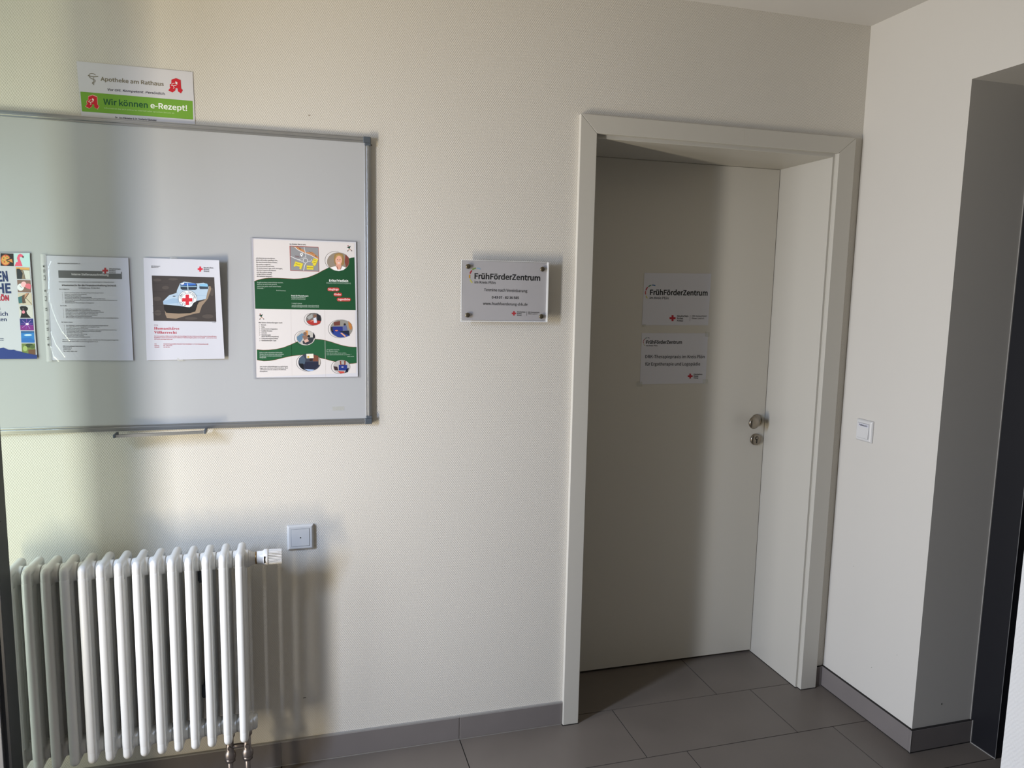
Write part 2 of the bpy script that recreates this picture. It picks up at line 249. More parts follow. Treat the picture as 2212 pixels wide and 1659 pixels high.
['headline','T','EN',57.2,-76,81.6,-74.6,26.4,'20305f',3.2,0,3],
['headline','T','HE',54.2,-108.1,87.1,-107.1,25.3,'20305f',3.2,0,3],
['headline','T','LÖN',53,-128.9,80.4,-128.5,14.1,'b0213a',2.6,0,3],
['lettering','T','lich',54.2,-171.2,75.2,-170.4,10.5,'20305f',0.8,0,2],
['lettering','T','ken',49.7,-185.9,71.6,-185.7,9.7,'20305f',0.8,0,2],
['lettering','T',':',56.4,-154.5,58.4,-154.4,6.3,'20305f',0.8,0,2],
['lettering','T','www.',48.6,-235.6,62.3,-235.6,2.6,'20305f',0.6,0,2],
['lettering','T','woche',48.3,-240.2,60.8,-240.2,2.5,'20305f',0.6,0,2],
['blue_wave','P',[[-14.2,-254],[4.4,-245.6],[21.8,-256.2],[39.7,-262.9],[50.7,-261.7],[59.1,-260],[65.3,-263],[70.7,-265.8],[78,-266.4],[84.5,-265.8],[89.9,-268.6],[95.4,-269.9],[101.8,-271.2],[109.1,-274.4],[118.3,-276.6],[129.4,-278.8],[140.9,-281],[140.3,-291.7],[-16.5,-292.1]],'24387c',7]]},
'job':{"o":[-0.965,-0.0135,1.6466],"c":[[0,0],[210.3,-0.7],[211.6,-296.9],[0.9,-294]],"e":[
['lettering','T','DRK-Kreisverband Ostholstein e.V.',29.3,-22.5,86.7,-21.5,3,'2a2a2e',0.3,0,2],
['grey_bar','P',[[29.9,-40.3],[142.4,-39.5],[142.1,-45.9],[189.2,-45.6],[189.5,-40.1],[191.4,-40],[191.7,-60.8],[29.8,-61.3]],'5c5d60',1],
['red_cross_0','P',[[147.1,-29.8],[152,-29.7],[151.8,-35.1],[156.7,-35],[156.5,-40.4],[151.6,-40.5],[151.3,-45.9],[146.4,-46],[146.6,-40.6],[141.7,-40.8],[142,-35.4],[146.9,-35.2]],'b01e2e',3],
['lettering','T','Deutsches',160,-34.4,188.9,-34.1,3.6,'1c1c22',0.7,0,3],
['lettering','T','Rotes',159.8,-39.5,176,-39.5,3.6,'1c1c22',0.7,0,3],
['lettering','T','Kreuz',159.6,-44.6,175.8,-44.7,3.6,'1c1c22',0.7,0,3],
['title','T','Interne Stellenausschreibung',63.1,-52.7,157.5,-52.6,5.5,'e9e9ec',0.8,0,3],
['lettering','T','Für unsere Geschäftsstelle in Eutin suchen wir zum nächstmöglichen Zeitpunkt eine/n',29.9,-73.5,170.3,-71.5,2.5,'2a2a2e',0.35,0,2],
['lettering','T','Mitarbeiter/in für die Finanzbuchhaltung (m/w/d)',37,-83.9,175.2,-82.1,4.6,'2a2a2e',0.9,0,2],
['lettering','T','in Vollzeit (max. 39 Std./Wo.)',79,-89.9,133.5,-89.2,2.8,'2a2a2e',0.7,0,2],
['lettering_1','T','Ihre Aufgaben:',30,-94,55.4,-93.7,2.6,'2a2a2e',0.7,0,2],
['lettering_1','T','Erfassen von Belegeingängen inkl. Überprüfung und Buchung im System',42.2,-103.7,142.1,-102.6,2.3,'2a2a2e',0.35,0,2],
['lettering_1','P',[[37.2,-102.7],[37.1,-102.9],[37,-103.1],[36.9,-103.3],[36.7,-103.4],[36.6,-103.4],[36.4,-103.4],[36.2,-103.3],[36.1,-103.1],[36,-103],[36,-102.8],[36.1,-102.6],[36.1,-102.4],[36.3,-102.2],[36.4,-102.1],[36.6,-102.1],[36.8,-102.1],[36.9,-102.2],[37.1,-102.4],[37.1,-102.5]],'2a2a2e',2],
['lettering_1','T','Debitoren- und Kreditorenbuchhaltung',42.4,-108.2,97.9,-107.6,2.4,'2a2a2e',0.35,0,2],
['lettering_1','P',[[37.3,-107.2],[37.3,-107.4],[37.2,-107.6],[37,-107.7],[36.9,-107.8],[36.7,-107.8],[36.5,-107.8],[36.4,-107.7],[36.3,-107.6],[36.2,-107.4],[36.2,-107.2],[36.2,-107],[36.3,-106.8],[36.4,-106.7],[36.6,-106.6],[36.8,-106.6],[36.9,-106.6],[37.1,-106.7],[37.2,-106.8],[37.3,-107]],'2a2a2e',2],
['lettering_1','T','Überwachung Zahlungsverkehr',42.6,-112.2,84.7,-111.8,2.4,'2a2a2e',0.35,0,2],
['lettering_1','P',[[37.5,-111.2],[37.4,-111.4],[37.4,-111.6],[37.2,-111.7],[37.1,-111.8],[36.9,-111.9],[36.7,-111.8],[36.6,-111.7],[36.4,-111.6],[36.4,-111.4],[36.3,-111.2],[36.4,-111],[36.5,-110.9],[36.6,-110.7],[36.8,-110.6],[36.9,-110.6],[37.1,-110.6],[37.3,-110.7],[37.4,-110.8],[37.5,-111]],'2a2a2e',2],
['lettering_1','T','Durchführung alltäglicher Finanztransaktionen',42.5,-116.2,110.5,-115.6,2.3,'2a2a2e',0.35,0,2],
['lettering_1','P',[[37.5,-115.2],[37.4,-115.4],[37.3,-115.6],[37.2,-115.8],[37,-115.8],[36.9,-115.9],[36.7,-115.9],[36.5,-115.8],[36.4,-115.6],[36.4,-115.4],[36.3,-115.3],[36.4,-115.1],[36.5,-114.9],[36.6,-114.7],[36.8,-114.6],[36.9,-114.6],[37.1,-114.6],[37.3,-114.7],[37.4,-114.9],[37.5,-115]],'2a2a2e',2],
['lettering_1','T','Bearbeitung, Überprüfung sowie Klärung von Zahlungsdifferenzen',42.5,-120.2,145.6,-119.4,2.3,'2a2a2e',0.35,0,2],
['lettering_1','P',[[37.5,-119.3],[37.4,-119.5],[37.3,-119.6],[37.2,-119.8],[37,-119.9],[36.9,-119.9],[36.7,-119.9],[36.5,-119.8],[36.4,-119.7],[36.3,-119.5],[36.3,-119.3],[36.4,-119.1],[36.4,-118.9],[36.6,-118.8],[36.7,-118.7],[36.9,-118.6],[37.1,-118.7],[37.3,-118.8],[37.4,-118.9],[37.4,-119.1]],'2a2a2e',2],
['lettering_1','T','vorbereitende Jahresabschlussbuchungen sowie Korrespondenz mit dem Steuerberater und',42.7,-124.3,176.5,-123.2,2.4,'2a2a2e',0.35,0,2],
['lettering_1','P',[[37.6,-123.3],[37.6,-123.5],[37.5,-123.7],[37.4,-123.8],[37.2,-123.9],[37,-123.9],[36.9,-123.9],[36.7,-123.8],[36.6,-123.7],[36.5,-123.5],[36.5,-123.3],[36.5,-123.1],[36.6,-122.9],[36.8,-122.8],[36.9,-122.7],[37.1,-122.7],[37.3,-122.7],[37.4,-122.8],[37.5,-122.9],[37.6,-123.1]],'2a2a2e',2],
['lettering_1','T','Wirtschaftsprüfer',42.9,-128.1,67.3,-127.9,2.3,'2a2a2e',0.35,0,2],
['lettering_1','T','Bearbeitung und Überwachung von Anlagegütern',42.9,-131.9,116.5,-131.4,2.3,'2a2a2e',0.35,0,2],
['lettering_1','P',[[37.8,-130.9],[37.8,-131.1],[37.7,-131.3],[37.6,-131.5],[37.4,-131.5],[37.2,-131.6],[37,-131.6],[36.9,-131.5],[36.8,-131.3],[36.7,-131.1],[36.7,-131],[36.7,-130.8],[36.8,-130.6],[36.9,-130.4],[37.1,-130.3],[37.3,-130.3],[37.5,-130.3],[37.6,-130.4],[37.7,-130.6],[37.8,-130.7]],'2a2a2e',2],
['lettering_2','T','Ihr Profil:',30.3,-140.6,46.3,-140.5,2.6,'2a2a2e',0.7,0,2],
['lettering_2','T','Abgeschlossene kaufmännische Ausbildung',42.4,-149.6,108,-149.3,2.3,'2a2a2e',0.35,0,2],
['lettering_2','P',[[37.5,-148.6],[37.5,-148.8],[37.4,-149],[37.2,-149.1],[37.1,-149.2],[36.9,-149.2],[36.7,-149.2],[36.6,-149.1],[36.5,-149],[36.4,-148.8],[36.4,-148.6],[36.4,-148.4],[36.5,-148.2],[36.6,-148.1],[36.8,-148],[37,-148],[37.1,-148],[37.3,-148.1],[37.4,-148.2],[37.5,-148.4]],'2a2a2e',2],
['lettering_2','T','Steuerfachangestellter mit entsprechender Berufserfahrung',42.6,-153.9,131.8,-153.5,2.4,'2a2a2e',0.35,0,2],
['lettering_2','P',[[37.7,-152.8],[37.6,-153],[37.5,-153.2],[37.4,-153.4],[37.3,-153.5],[37.1,-153.5],[36.9,-153.5],[36.7,-153.4],[36.6,-153.2],[36.6,-153.1],[36.5,-152.9],[36.6,-152.7],[36.7,-152.5],[36.8,-152.3],[37,-152.2],[37.1,-152.2],[37.3,-152.2],[37.5,-152.3],[37.6,-152.5],[37.7,-152.7]],'2a2a2e',2],
['lettering_2','T','Identifikation mit den Grundsätzen des Deutschen Roten Kreuzes',42.6,-157.9,140,-157.6,2.3,'2a2a2e',0.35,0,2],
['lettering_2','P',[[37.7,-156.9],[37.6,-157.1],[37.5,-157.3],[37.4,-157.4],[37.2,-157.5],[37.1,-157.5],[36.9,-157.5],[36.7,-157.4],[36.6,-157.3],[36.5,-157.1],[36.5,-156.9],[36.6,-156.7],[36.7,-156.5],[36.8,-156.4],[36.9,-156.3],[37.1,-156.3],[37.3,-156.3],[37.5,-156.4],[37.6,-156.5],[37.6,-156.7]],'2a2a2e',2],
['lettering_2','T','Gepflegtes Erscheinungsbild und gute Umgangsformen',42.5,-162,125.4,-161.7,2.4,'2a2a2e',0.35,0,2],
['lettering_2','P',[[37.6,-160.9],[37.6,-161.1],[37.5,-161.3],[37.4,-161.5],[37.2,-161.6],[37,-161.6],[36.9,-161.6],[36.7,-161.5],[36.6,-161.3],[36.5,-161.2],[36.5,-161],[36.5,-160.8],[36.6,-160.6],[36.8,-160.4],[36.9,-160.3],[37.1,-160.3],[37.3,-160.3],[37.4,-160.4],[37.6,-160.6],[37.6,-160.7]],'2a2a2e',2],
['lettering_2','T','Teamfähigkeit, Einsatzbereitschaft und Zuverlässigkeit',42.5,-166,123.7,-165.8,2.3,'2a2a2e',0.35,0,2],
['lettering_2','P',[[37.6,-165],[37.6,-165.2],[37.5,-165.4],[37.4,-165.5],[37.2,-165.6],[37,-165.6],[36.9,-165.6],[36.7,-165.5],[36.6,-165.4],[36.5,-165.2],[36.5,-165],[36.5,-164.8],[36.6,-164.6],[36.8,-164.5],[36.9,-164.4],[37.1,-164.4],[37.3,-164.4],[37.4,-164.5],[37.5,-164.6],[37.6,-164.8]],'2a2a2e',2],
['lettering_2','T','Eigenständige und organisierte Arbeitsweise',42.7,-170.1,108.9,-169.9,2.4,'2a2a2e',0.35,0,2],
['lettering_2','P',[[37.8,-169.1],[37.8,-169.2],[37.7,-169.4],[37.6,-169.6],[37.4,-169.7],[37.2,-169.7],[37,-169.7],[36.9,-169.6],[36.8,-169.4],[36.7,-169.3],[36.7,-169.1],[36.7,-168.9],[36.8,-168.7],[36.9,-168.5],[37.1,-168.4],[37.3,-168.4],[37.5,-168.4],[37.6,-168.5],[37.7,-168.7],[37.8,-168.9]],'2a2a2e',2],
['lettering_2','T','Bereitschaft zur kooperativen Teamarbeit und verantwortungsvolles selbständiges Arbeiten',42.7,-174.3,177.5,-174.1,2.3,'2a2a2e',0.35,0,2],
['lettering_2','P',[[37.8,-173.3],[37.8,-173.5],[37.7,-173.7],[37.5,-173.8],[37.4,-173.9],[37.2,-174],[37,-173.9],[36.9,-173.8],[36.7,-173.7],[36.7,-173.5],[36.7,-173.3],[36.7,-173.1],[36.8,-173],[36.9,-172.8],[37.1,-172.7],[37.3,-172.7],[37.4,-172.7],[37.6,-172.8],[37.7,-172.9],[37.8,-173.1]],'2a2a2e',2],
['lettering_3','T','Wir bieten Ihnen:',30.5,-187,59.4,-187,2.5,'2a2a2e',0.7,0,2],
['lettering_3','T','Ein vielseitiges, verantwortungsvolles und interessantes Aufgabengebiet',42.6,-196.2,150,-196.3,2.4,'2a2a2e',0.35,0,2],
['lettering_3','P',[[37.8,-195.1],[37.8,-195.3],[37.7,-195.5],[37.6,-195.6],[37.4,-195.7],[37.2,-195.8],[37.1,-195.7],[36.9,-195.7],[36.8,-195.5],[36.7,-195.3],[36.7,-195.1],[36.7,-194.9],[36.8,-194.8],[37,-194.6],[37.1,-194.5],[37.3,-194.5],[37.5,-194.5],[37.6,-194.6],[37.8,-194.8],[37.8,-194.9]],'2a2a2e',2],
['lettering_3','T','Ein aufgeschlossenes, engagiertes und kollegiales Team',42.5,-200.2,127,-200.4,2.3,'2a2a2e',0.35,0,2],
['lettering_3','P',[[37.8,-199.2],[37.8,-199.4],[37.7,-199.6],[37.6,-199.7],[37.4,-199.8],[37.2,-199.8],[37.1,-199.8],[36.9,-199.7],[36.8,-199.6],[36.7,-199.4],[36.7,-199.2],[36.7,-199],[36.8,-198.8],[37,-198.7],[37.1,-198.6],[37.3,-198.6],[37.5,-198.6],[37.6,-198.7],[37.7,-198.8],[37.8,-199]],'2a2a2e',2],
['lettering_3','T','Flexible und planbare Arbeitszeiten',42.5,-204.5,97.5,-204.7,2.3,'2a2a2e',0.35,0,2],
['lettering_3','P',[[37.8,-203.5],[37.8,-203.7],[37.7,-203.9],[37.5,-204],[37.4,-204.1],[37.2,-204.1],[37,-204.1],[36.9,-204],[36.8,-203.9],[36.7,-203.7],[36.7,-203.5],[36.7,-203.3],[36.8,-203.1],[36.9,-203],[37.1,-202.9],[37.3,-202.8],[37.4,-202.9],[37.6,-203],[37.7,-203.1],[37.8,-203.3]],'2a2a2e',2],
['lettering_3','T','Entsprechendes Vergütungspaket mit Sozialleistungen gemäß DRK-Reformtarifvertrag',42.5,-208.4,171.1,-208.8,2.4,'2a2a2e',0.35,0,2],
['lettering_3','P',[[37.8,-207.3],[37.8,-207.5],[37.7,-207.7],[37.5,-207.9],[37.4,-208],[37.2,-208],[37,-208],[36.9,-207.9],[36.8,-207.7],[36.7,-207.5],[36.7,-207.3],[36.7,-207.1],[36.8,-207],[36.9,-206.8],[37.1,-206.7],[37.3,-206.7],[37.4,-206.7],[37.6,-206.8],[37.7,-207],[37.8,-207.1]],'2a2a2e',2],
['lettering_3','T','30 Arbeitstage Urlaub, Heiligabend und Silvester arbeitsfrei',42.7,-212.5,130.9,-212.8,2.4,'2a2a2e',0.35,0,2],
['lettering_3','P',[[38,-211.4],[37.9,-211.6],[37.9,-211.8],[37.7,-211.9],[37.6,-212],[37.4,-212.1],[37.2,-212],[37.1,-211.9],[36.9,-211.8],[36.9,-211.6],[36.8,-211.4],[36.9,-211.2],[37,-211],[37.1,-210.9],[37.3,-210.8],[37.4,-210.8],[37.6,-210.8],[37.8,-210.9],[37.9,-211],[38,-211.2]],'2a2a2e',2],
['lettering_3','T','Betriebliche Altersvorsorge',42.9,-216.5,82.6,-216.7,2.3,'2a2a2e',0.35,0,2],
['lettering_3','P',[[38.2,-215.5],[38.1,-215.7],[38,-215.9],[37.9,-216],[37.7,-216.1],[37.6,-216.1],[37.4,-216.1],[37.2,-216],[37.1,-215.9],[37,-215.7],[37,-215.5],[37.1,-215.3],[37.1,-215.1],[37.3,-215],[37.4,-214.9],[37.6,-214.8],[37.8,-214.9],[38,-215],[38.1,-215.1],[38.1,-215.3]],'2a2a2e',2],
['lettering_3','T','Betriebliche Gesundheitsförderung',42.9,-220.6,94.4,-220.9,2.3,'2a2a2e',0.35,0,2],
['lettering_3','P',[[38.2,-219.6],[38.1,-219.8],[38,-219.9],[37.9,-220.1],[37.7,-220.2],[37.5,-220.2],[37.4,-220.2],[37.2,-220.1],[37.1,-219.9],[37,-219.8],[37,-219.6],[37,-219.4],[37.1,-219.2],[37.3,-219],[37.4,-219],[37.6,-218.9],[37.8,-219],[37.9,-219],[38.1,-219.2],[38.1,-219.4]],'2a2a2e',2],
['lettering_3','T','Fahrrad- und E-Bike-Leasing',42.9,-224.5,85.7,-224.7,2.4,'2a2a2e',0.35,0,2],
['lettering_3','P',[[38.1,-223.4],[38.1,-223.6],[38,-223.8],[37.9,-224],[37.7,-224],[37.5,-224.1],[37.4,-224],[37.2,-224],[37.1,-223.8],[37,-223.6],[37,-223.4],[37,-223.2],[37.1,-223.1],[37.3,-222.9],[37.4,-222.8],[37.6,-222.8],[37.8,-222.8],[37.9,-222.9],[38.1,-223.1],[38.1,-223.2]],'2a2a2e',2],
['lettering_3','T','Weitere interessante Mitarbeitervorteile',42.8,-228.8,101.4,-229.1,2.4,'2a2a2e',0.35,0,2],
['lettering_3','P',[[38.1,-227.7],[38.1,-227.9],[38,-228.1],[37.9,-228.3],[37.7,-228.3],[37.5,-228.4],[37.3,-228.3],[37.2,-228.3],[37.1,-228.1],[37,-227.9],[37,-227.7],[37,-227.5],[37.1,-227.4],[37.2,-227.2],[37.4,-227.1],[37.6,-227.1],[37.8,-227.1],[37.9,-227.2],[38,-227.4],[38.1,-227.5]],'2a2a2e',2],
['lettering_4','T','Wenn wir Ihr Interesse geweckt haben, senden Sie bitte Ihre Bewerbungsunterlagen bis',30.8,-237.2,174.4,-238.1,2.6,'2a2a2e',0.6,0,2],
['lettering_4','T','Mittwoch, den 18.03.2026 an bewerbungen@drk-oh.de',30.5,-242.1,121.1,-242.8,2.5,'2a2a2e',0.6,0,2],
['lettering_5','T','DRK-Kreisverband Ostholstein e.V.',30.8,-255.5,88.5,-256,2.8,'2a2a2e',0.35,0,2],
['lettering_5','T','Waldstraße 6',31,-260.4,53,-260.7,2.8,'2a2a2e',0.35,0,2],
['lettering_5','T','23701 Eutin',31.1,-265.4,50.8,-265.6,2.8,'2a2a2e',0.35,0,2],
['lettering_5','T','Tel.: 04521-8003-260',31.2,-270.4,66.3,-270.7,2.8,'2a2a2e',0.35,0,2]]},
'hum':{"o":[-0.7146,-0.0135,1.6478],"c":[[0,0],[205.9,-1.3],[212,-293.7],[-2.9,-297.7]],"e":[
['lettering','T','DRK-Ortsverein',19.8,-24.1,43.4,-23.8,2.6,'333338',0.3,0,2],
['lettering','T','Raisdorf e.V.',19.7,-27.3,39.2,-27.1,2.6,'333338',0.3,0,2],
['red_cross_0','P',[[150.4,-21.1],[155,-21],[154.8,-25.9],[159.4,-25.8],[159.3,-30.7],[154.7,-30.8],[154.5,-35.7],[149.9,-35.8],[150.1,-30.9],[145.5,-31],[145.7,-26.2],[150.2,-26]],'c8102e',2],
['lettering','T','Deutsches',162.5,-26.1,189.3,-25.8,3.7,'1c1c22',0.6,0,2],
['lettering','T','Rotes',162.3,-31.1,177.5,-31.1,3.7,'1c1c22',0.6,0,2],
['lettering','T','Kreuz',162.2,-36.1,177.4,-36.1,3.7,'1c1c22',0.6,0,2],
['photograph','P',[[20.1,-50.1],[190.6,-51.4],[192.3,-182.4],[20.2,-181.2]],'3a3330',1],
['photograph','L',[[21.1,-73],[50.6,-71.6],[65.5,-72.9]],0.8,'2e2926',2],
['photograph','L',[[20.2,-97.2],[49.7,-95.9],[64.7,-97.2]],0.8,'2e2926',2],
['photograph','L',[[18.6,-137.7],[48.2,-136.5],[63.2,-137.9]],0.8,'2e2926',2],
['photograph','L',[[17.9,-158],[47.5,-156.9],[62.5,-158.4]],0.8,'2e2926',2],
['photograph','L',[[141.7,-62.3],[189.8,-61.3]],0.8,'2e2926',2],
['photograph','L',[[157.8,-160.7],[192.5,-156.2]],0.8,'2e2926',2],
['photograph','P',[[45.3,-62.4],[44.7,-63.7],[43.1,-64.8],[40.6,-65.8],[37.4,-66.4],[34,-66.7],[30.5,-66.6],[27.4,-66.1],[25,-65.2],[23.5,-64.1],[23,-62.9],[23.5,-61.6],[25.2,-60.5],[27.7,-59.5],[30.8,-58.9],[34.3,-58.6],[37.7,-58.7],[40.8,-59.2],[43.3,-60.1],[44.8,-61.2]],'4a423d',2],
['photograph','P',[[90.5,-59.4],[90.2,-60],[89.5,-60.6],[88.4,-61.1],[86.9,-61.6],[85.1,-62.1],[83,-62.4],[80.8,-62.7],[78.4,-62.9],[75.9,-62.9],[73.5,-62.9],[71.3,-62.7],[69.2,-62.4],[67.5,-62.1],[66,-61.6],[64.9,-61.1],[64.3,-60.6],[64.1,-60],[64.3,-59.4],[65,-58.8],[66.1,-58.2],[67.6,-57.7],[69.4,-57.3],[71.5,-56.9],[73.8,-56.6],[76.2,-56.5],[78.6,-56.4],[81,-56.5],[83.2,-56.6],[85.3,-56.9],[87.1,-57.3],[88.5,-57.7],[89.6,-58.2],[90.3,-58.8]],'4a423d',2],
['photograph','P',[[43.3,-117.1],[42.7,-119],[41,-120.7],[38.5,-122.1],[35.3,-123],[31.9,-123.3],[28.4,-123.1],[25.3,-122.3],[22.9,-120.9],[21.4,-119.3],[20.9,-117.4],[21.5,-115.5],[23.2,-113.8],[25.7,-112.4],[28.8,-111.5],[32.3,-111.2],[35.8,-111.4],[38.9,-112.2],[41.3,-113.5],[42.8,-115.2]],'4a423d',2],
['photograph','P',[[41.8,-157.7],[41.3,-160.3],[39.9,-162.6],[37.7,-164.4],[35.1,-165.6],[32.2,-166],[29.3,-165.6],[26.7,-164.5],[24.7,-162.7],[23.5,-160.5],[23.1,-157.9],[23.7,-155.4],[25.1,-153.1],[27.2,-151.3],[29.8,-150.1],[32.8,-149.7],[35.6,-150.1],[38.2,-151.2],[40.2,-153],[41.5,-155.2]],'4a423d',2],
['photograph','P',[[184.8,-166.7],[184.5,-167.8],[183.7,-168.9],[182.4,-170],[180.6,-170.9],[178.5,-171.7],[176,-172.3],[173.3,-172.8],[170.5,-173],[167.6,-173],[164.8,-172.8],[162.2,-172.4],[159.8,-171.8],[157.7,-171.1],[156,-170.2],[154.8,-169.2],[154,-168.1],[153.8,-166.9],[154.1,-165.8],[154.9,-164.7],[156.2,-163.7],[157.9,-162.7],[160.1,-161.9],[162.5,-161.3],[165.2,-160.9],[168,-160.6],[170.9,-160.6],[173.7,-160.8],[176.3,-161.2],[178.8,-161.8],[180.8,-162.5],[182.5,-163.4],[183.8,-164.4],[184.6,-165.5]],'4a423d',2],
['photograph','P',[[188.8,-94.2],[188.4,-98],[187.5,-101.5],[186.1,-104.3],[184.5,-106],[182.6,-106.7],[180.9,-106.1],[179.3,-104.4],[178.1,-101.7],[177.4,-98.2],[177.2,-94.4],[177.6,-90.6],[178.5,-87.1],[179.9,-84.4],[181.6,-82.6],[183.4,-81.9],[185.1,-82.5],[186.7,-84.2],[187.9,-87],[188.6,-90.4]],'4a423d',2],
['photograph','P',[[140.1,-173.3],[139.8,-174],[138.9,-174.8],[137.4,-175.5],[135.5,-176.1],[133.1,-176.6],[130.4,-177],[127.4,-177.3],[124.3,-177.5],[121.1,-177.5],[118,-177.4],[115,-177.2],[112.3,-176.8],[110,-176.3],[108.1,-175.7],[106.7,-175],[105.9,-174.3],[105.6,-173.5],[105.9,-172.8],[106.8,-172.1],[108.2,-171.4],[110.2,-170.7],[112.5,-170.2],[115.2,-169.8],[118.2,-169.5],[121.3,-169.3],[124.5,-169.3],[127.7,-169.4],[130.6,-169.6],[133.3,-170],[135.7,-170.5],[137.6,-171.1],[139,-171.8],[139.8,-172.5]],'4a423d',2],
['photograph','P',[[65.1,-84.2],[64.6,-85.9],[63.2,-87.4],[61.1,-88.6],[58.5,-89.4],[55.5,-89.7],[52.7,-89.5],[50.1,-88.8],[48,-87.7],[46.8,-86.2],[46.4,-84.6],[46.9,-83],[48.3,-81.5],[50.4,-80.3],[53,-79.5],[55.9,-79.2],[58.8,-79.4],[61.4,-80],[63.4,-81.2],[64.7,-82.6]],'4a423d',2],
['photograph','P',[[50.3,-141.4],[52.9,-163.8],[56.3,-172.9],[80.8,-174.8],[103.9,-167.4],[130.9,-159.9],[146.4,-156.7],[153.8,-136],[170.8,-115.1],[181.3,-86.1],[179.6,-77.9],[171.9,-78.1],[161,-119.4],[139.6,-127.9],[135.1,-148.6],[119.5,-158],[81.4,-157.3]],'8d7a66',3],
['photograph','P',[[49.2,-135.3],[139.5,-130],[140.3,-136.1],[135,-152.7],[119.5,-158],[88.9,-159.7],[55,-157.6],[49.7,-147.5]],'17130f',4],
['photograph','P',[[47.7,-124.1],[64.3,-106.6],[85.3,-99.1],[86.5,-92],[95.7,-71.4],[107.3,-66.1],[141.4,-70.5],[160.6,-68],[172.1,-71.9],[174.7,-82.1],[169.4,-98.7],[166,-115.2],[139.8,-121.7],[130,-128],[120,-141.5],[89.7,-136.8],[48.3,-133.2]],'a7bacb',5],
['photograph','P',[[47.7,-124.1],[75.3,-114.5],[90.4,-116.3],[90,-128.6],[48.4,-132.2]],'91aac2',6],
['photograph','P',[[96.6,-73.5],[102.4,-68.9],[139.5,-70.5],[142.8,-74.6],[141.8,-86.8],[137,-89.4],[100.8,-90.1],[96.7,-86.7]],'222c38',6],
['photograph','P',[[97.5,-73.4],[116.6,-69.8],[138.5,-71],[139.3,-75.6],[118.3,-77.5],[98.4,-76.5]],'2f62b4',7],
['photograph','P',[[97.8,-77.9],[114.4,-79.2],[141.2,-77.9],[141.1,-80.3],[118.2,-80.8],[97.3,-80.4]],'8fb4cc',8],
['photograph','P',[[150,-72.4],[170.2,-70.3],[173.6,-73.9],[172.8,-86.3],[150.5,-87.1],[148.3,-83.7]],'2c3a48',6],
['photograph','P',[[150,-72.4],[170.2,-70.3],[172.8,-75],[171.9,-79.1],[149.8,-78.5]],'7fb2d2',7],
['photograph','L',[[116.2,-71],[117.1,-89.4]],2.1,'b9cddd',9],
['photograph','P',[[98.6,-71],[106.2,-68.8],[107.4,-73.2],[99.4,-75.4]],'d8d8e4',9],
['photograph','L',[[75.6,-106.4],[166.2,-105.9]],0.6,'8fa6bd',7],
['photograph','L',[[86.9,-96],[86.9,-134.8]],0.6,'8fa6bd',7],
['photograph','P',[[74.6,-107.6],[81.6,-107.5],[81.5,-110],[74.6,-110.1]],'3a3a3f',8],
['photograph','P',[[122.8,-142.5],[130,-128],[139.8,-121.7],[146.5,-122.7],[140.4,-134.1],[135.1,-148.6]],'1c1816',8],
['photograph','P',[[140.6,-115.6],[140,-120.1],[138.6,-124.5],[136.3,-128.6],[133.4,-132.3],[129.8,-135.4],[125.7,-137.8],[121.3,-139.5],[116.7,-140.4],[112,-140.5],[107.4,-139.7],[103.1,-138.1],[99.2,-135.8],[95.9,-132.8],[93.2,-129.2],[91.2,-125.2],[90.1,-120.8],[89.8,-116.3],[90.4,-111.8],[91.8,-107.5],[94.1,-103.4],[97,-99.7],[100.5,-96.6],[104.6,-94.2],[109,-92.5],[113.6,-91.6],[118.3,-91.5],[122.8,-92.2],[127.1,-93.8],[131.1,-96.1],[134.4,-99.1],[137.1,-102.7],[139.1,-106.7],[140.3,-111.1]],'e9edf2',8],
['photograph','L',[[140.6,-115.6],[139.5,-122],[136.8,-128],[132.5,-133.1],[127.1,-137.1],[120.9,-139.7],[114.3,-140.6],[107.8,-139.8],[101.7,-137.4],[96.6,-133.6],[92.8,-128.6],[90.5,-122.7],[89.8,-116.3],[90.9,-110],[93.6,-104],[97.8,-98.9],[103.2,-94.9],[109.3,-92.4],[115.9,-91.4],[122.5,-92.1],[128.5,-94.5],[133.6,-98.3],[137.5,-103.3],[139.9,-109.2],[140.6,-115.6]],0.8,'262a30',9],
['photograph','L',[[131.9,-115.7],[131.2,-120],[129.4,-124],[126.6,-127.4],[123.1,-130],[118.9,-131.7],[114.6,-132.4],[110.3,-131.9],[106.3,-130.3],[102.9,-127.7],[100.3,-124.4],[98.8,-120.4],[98.4,-116.2],[99.1,-112],[100.9,-108],[103.7,-104.6],[107.2,-101.9],[111.3,-100.2],[115.7,-99.6],[120,-100.1],[124,-101.6],[127.4,-104.2],[129.9,-107.5],[131.5,-111.5],[131.9,-115.7]],0.8,'262a30',9],
['photograph','P',[[49.2,-135.3],[74.6,-137],[89.6,-139.2],[120,-142.6],[121.8,-146.6],[100.8,-146.9],[49.9,-143.4]],'17130f',9],
['red_cross_1','P',[[109.7,-103.8],[119.1,-103.6],[118.8,-113.7],[128.2,-113.6],[127.9,-123.7],[118.4,-123.8],[118.1,-134],[108.7,-134.1],[109,-124],[99.6,-124.1],[100,-114],[109.3,-113.9]],'c3202f',10],
['emblem_lettering','T','C',96.2,-115.7,96.9,-111.7,4,'262a30',0.6,0,10],
['emblem_lettering','T','O',97,-111.8,98.4,-107.9,4.1,'262a30',0.6,0,10],
['emblem_lettering','T','M',98.3,-108.5,101.1,-104,4.1,'262a30',0.6,0,10],
['emblem_lettering','T','I',102.1,-103.5,102.8,-102.8,4.1,'262a30',0.6,0,10],
['emblem_lettering','T','T',104.3,-101.6,107.2,-99.6,4.1,'262a30',0.6,0,10],
['emblem_lettering','T','E',108.1,-99.4,111,-98.3,4.1,'262a30',0.6,0,10],
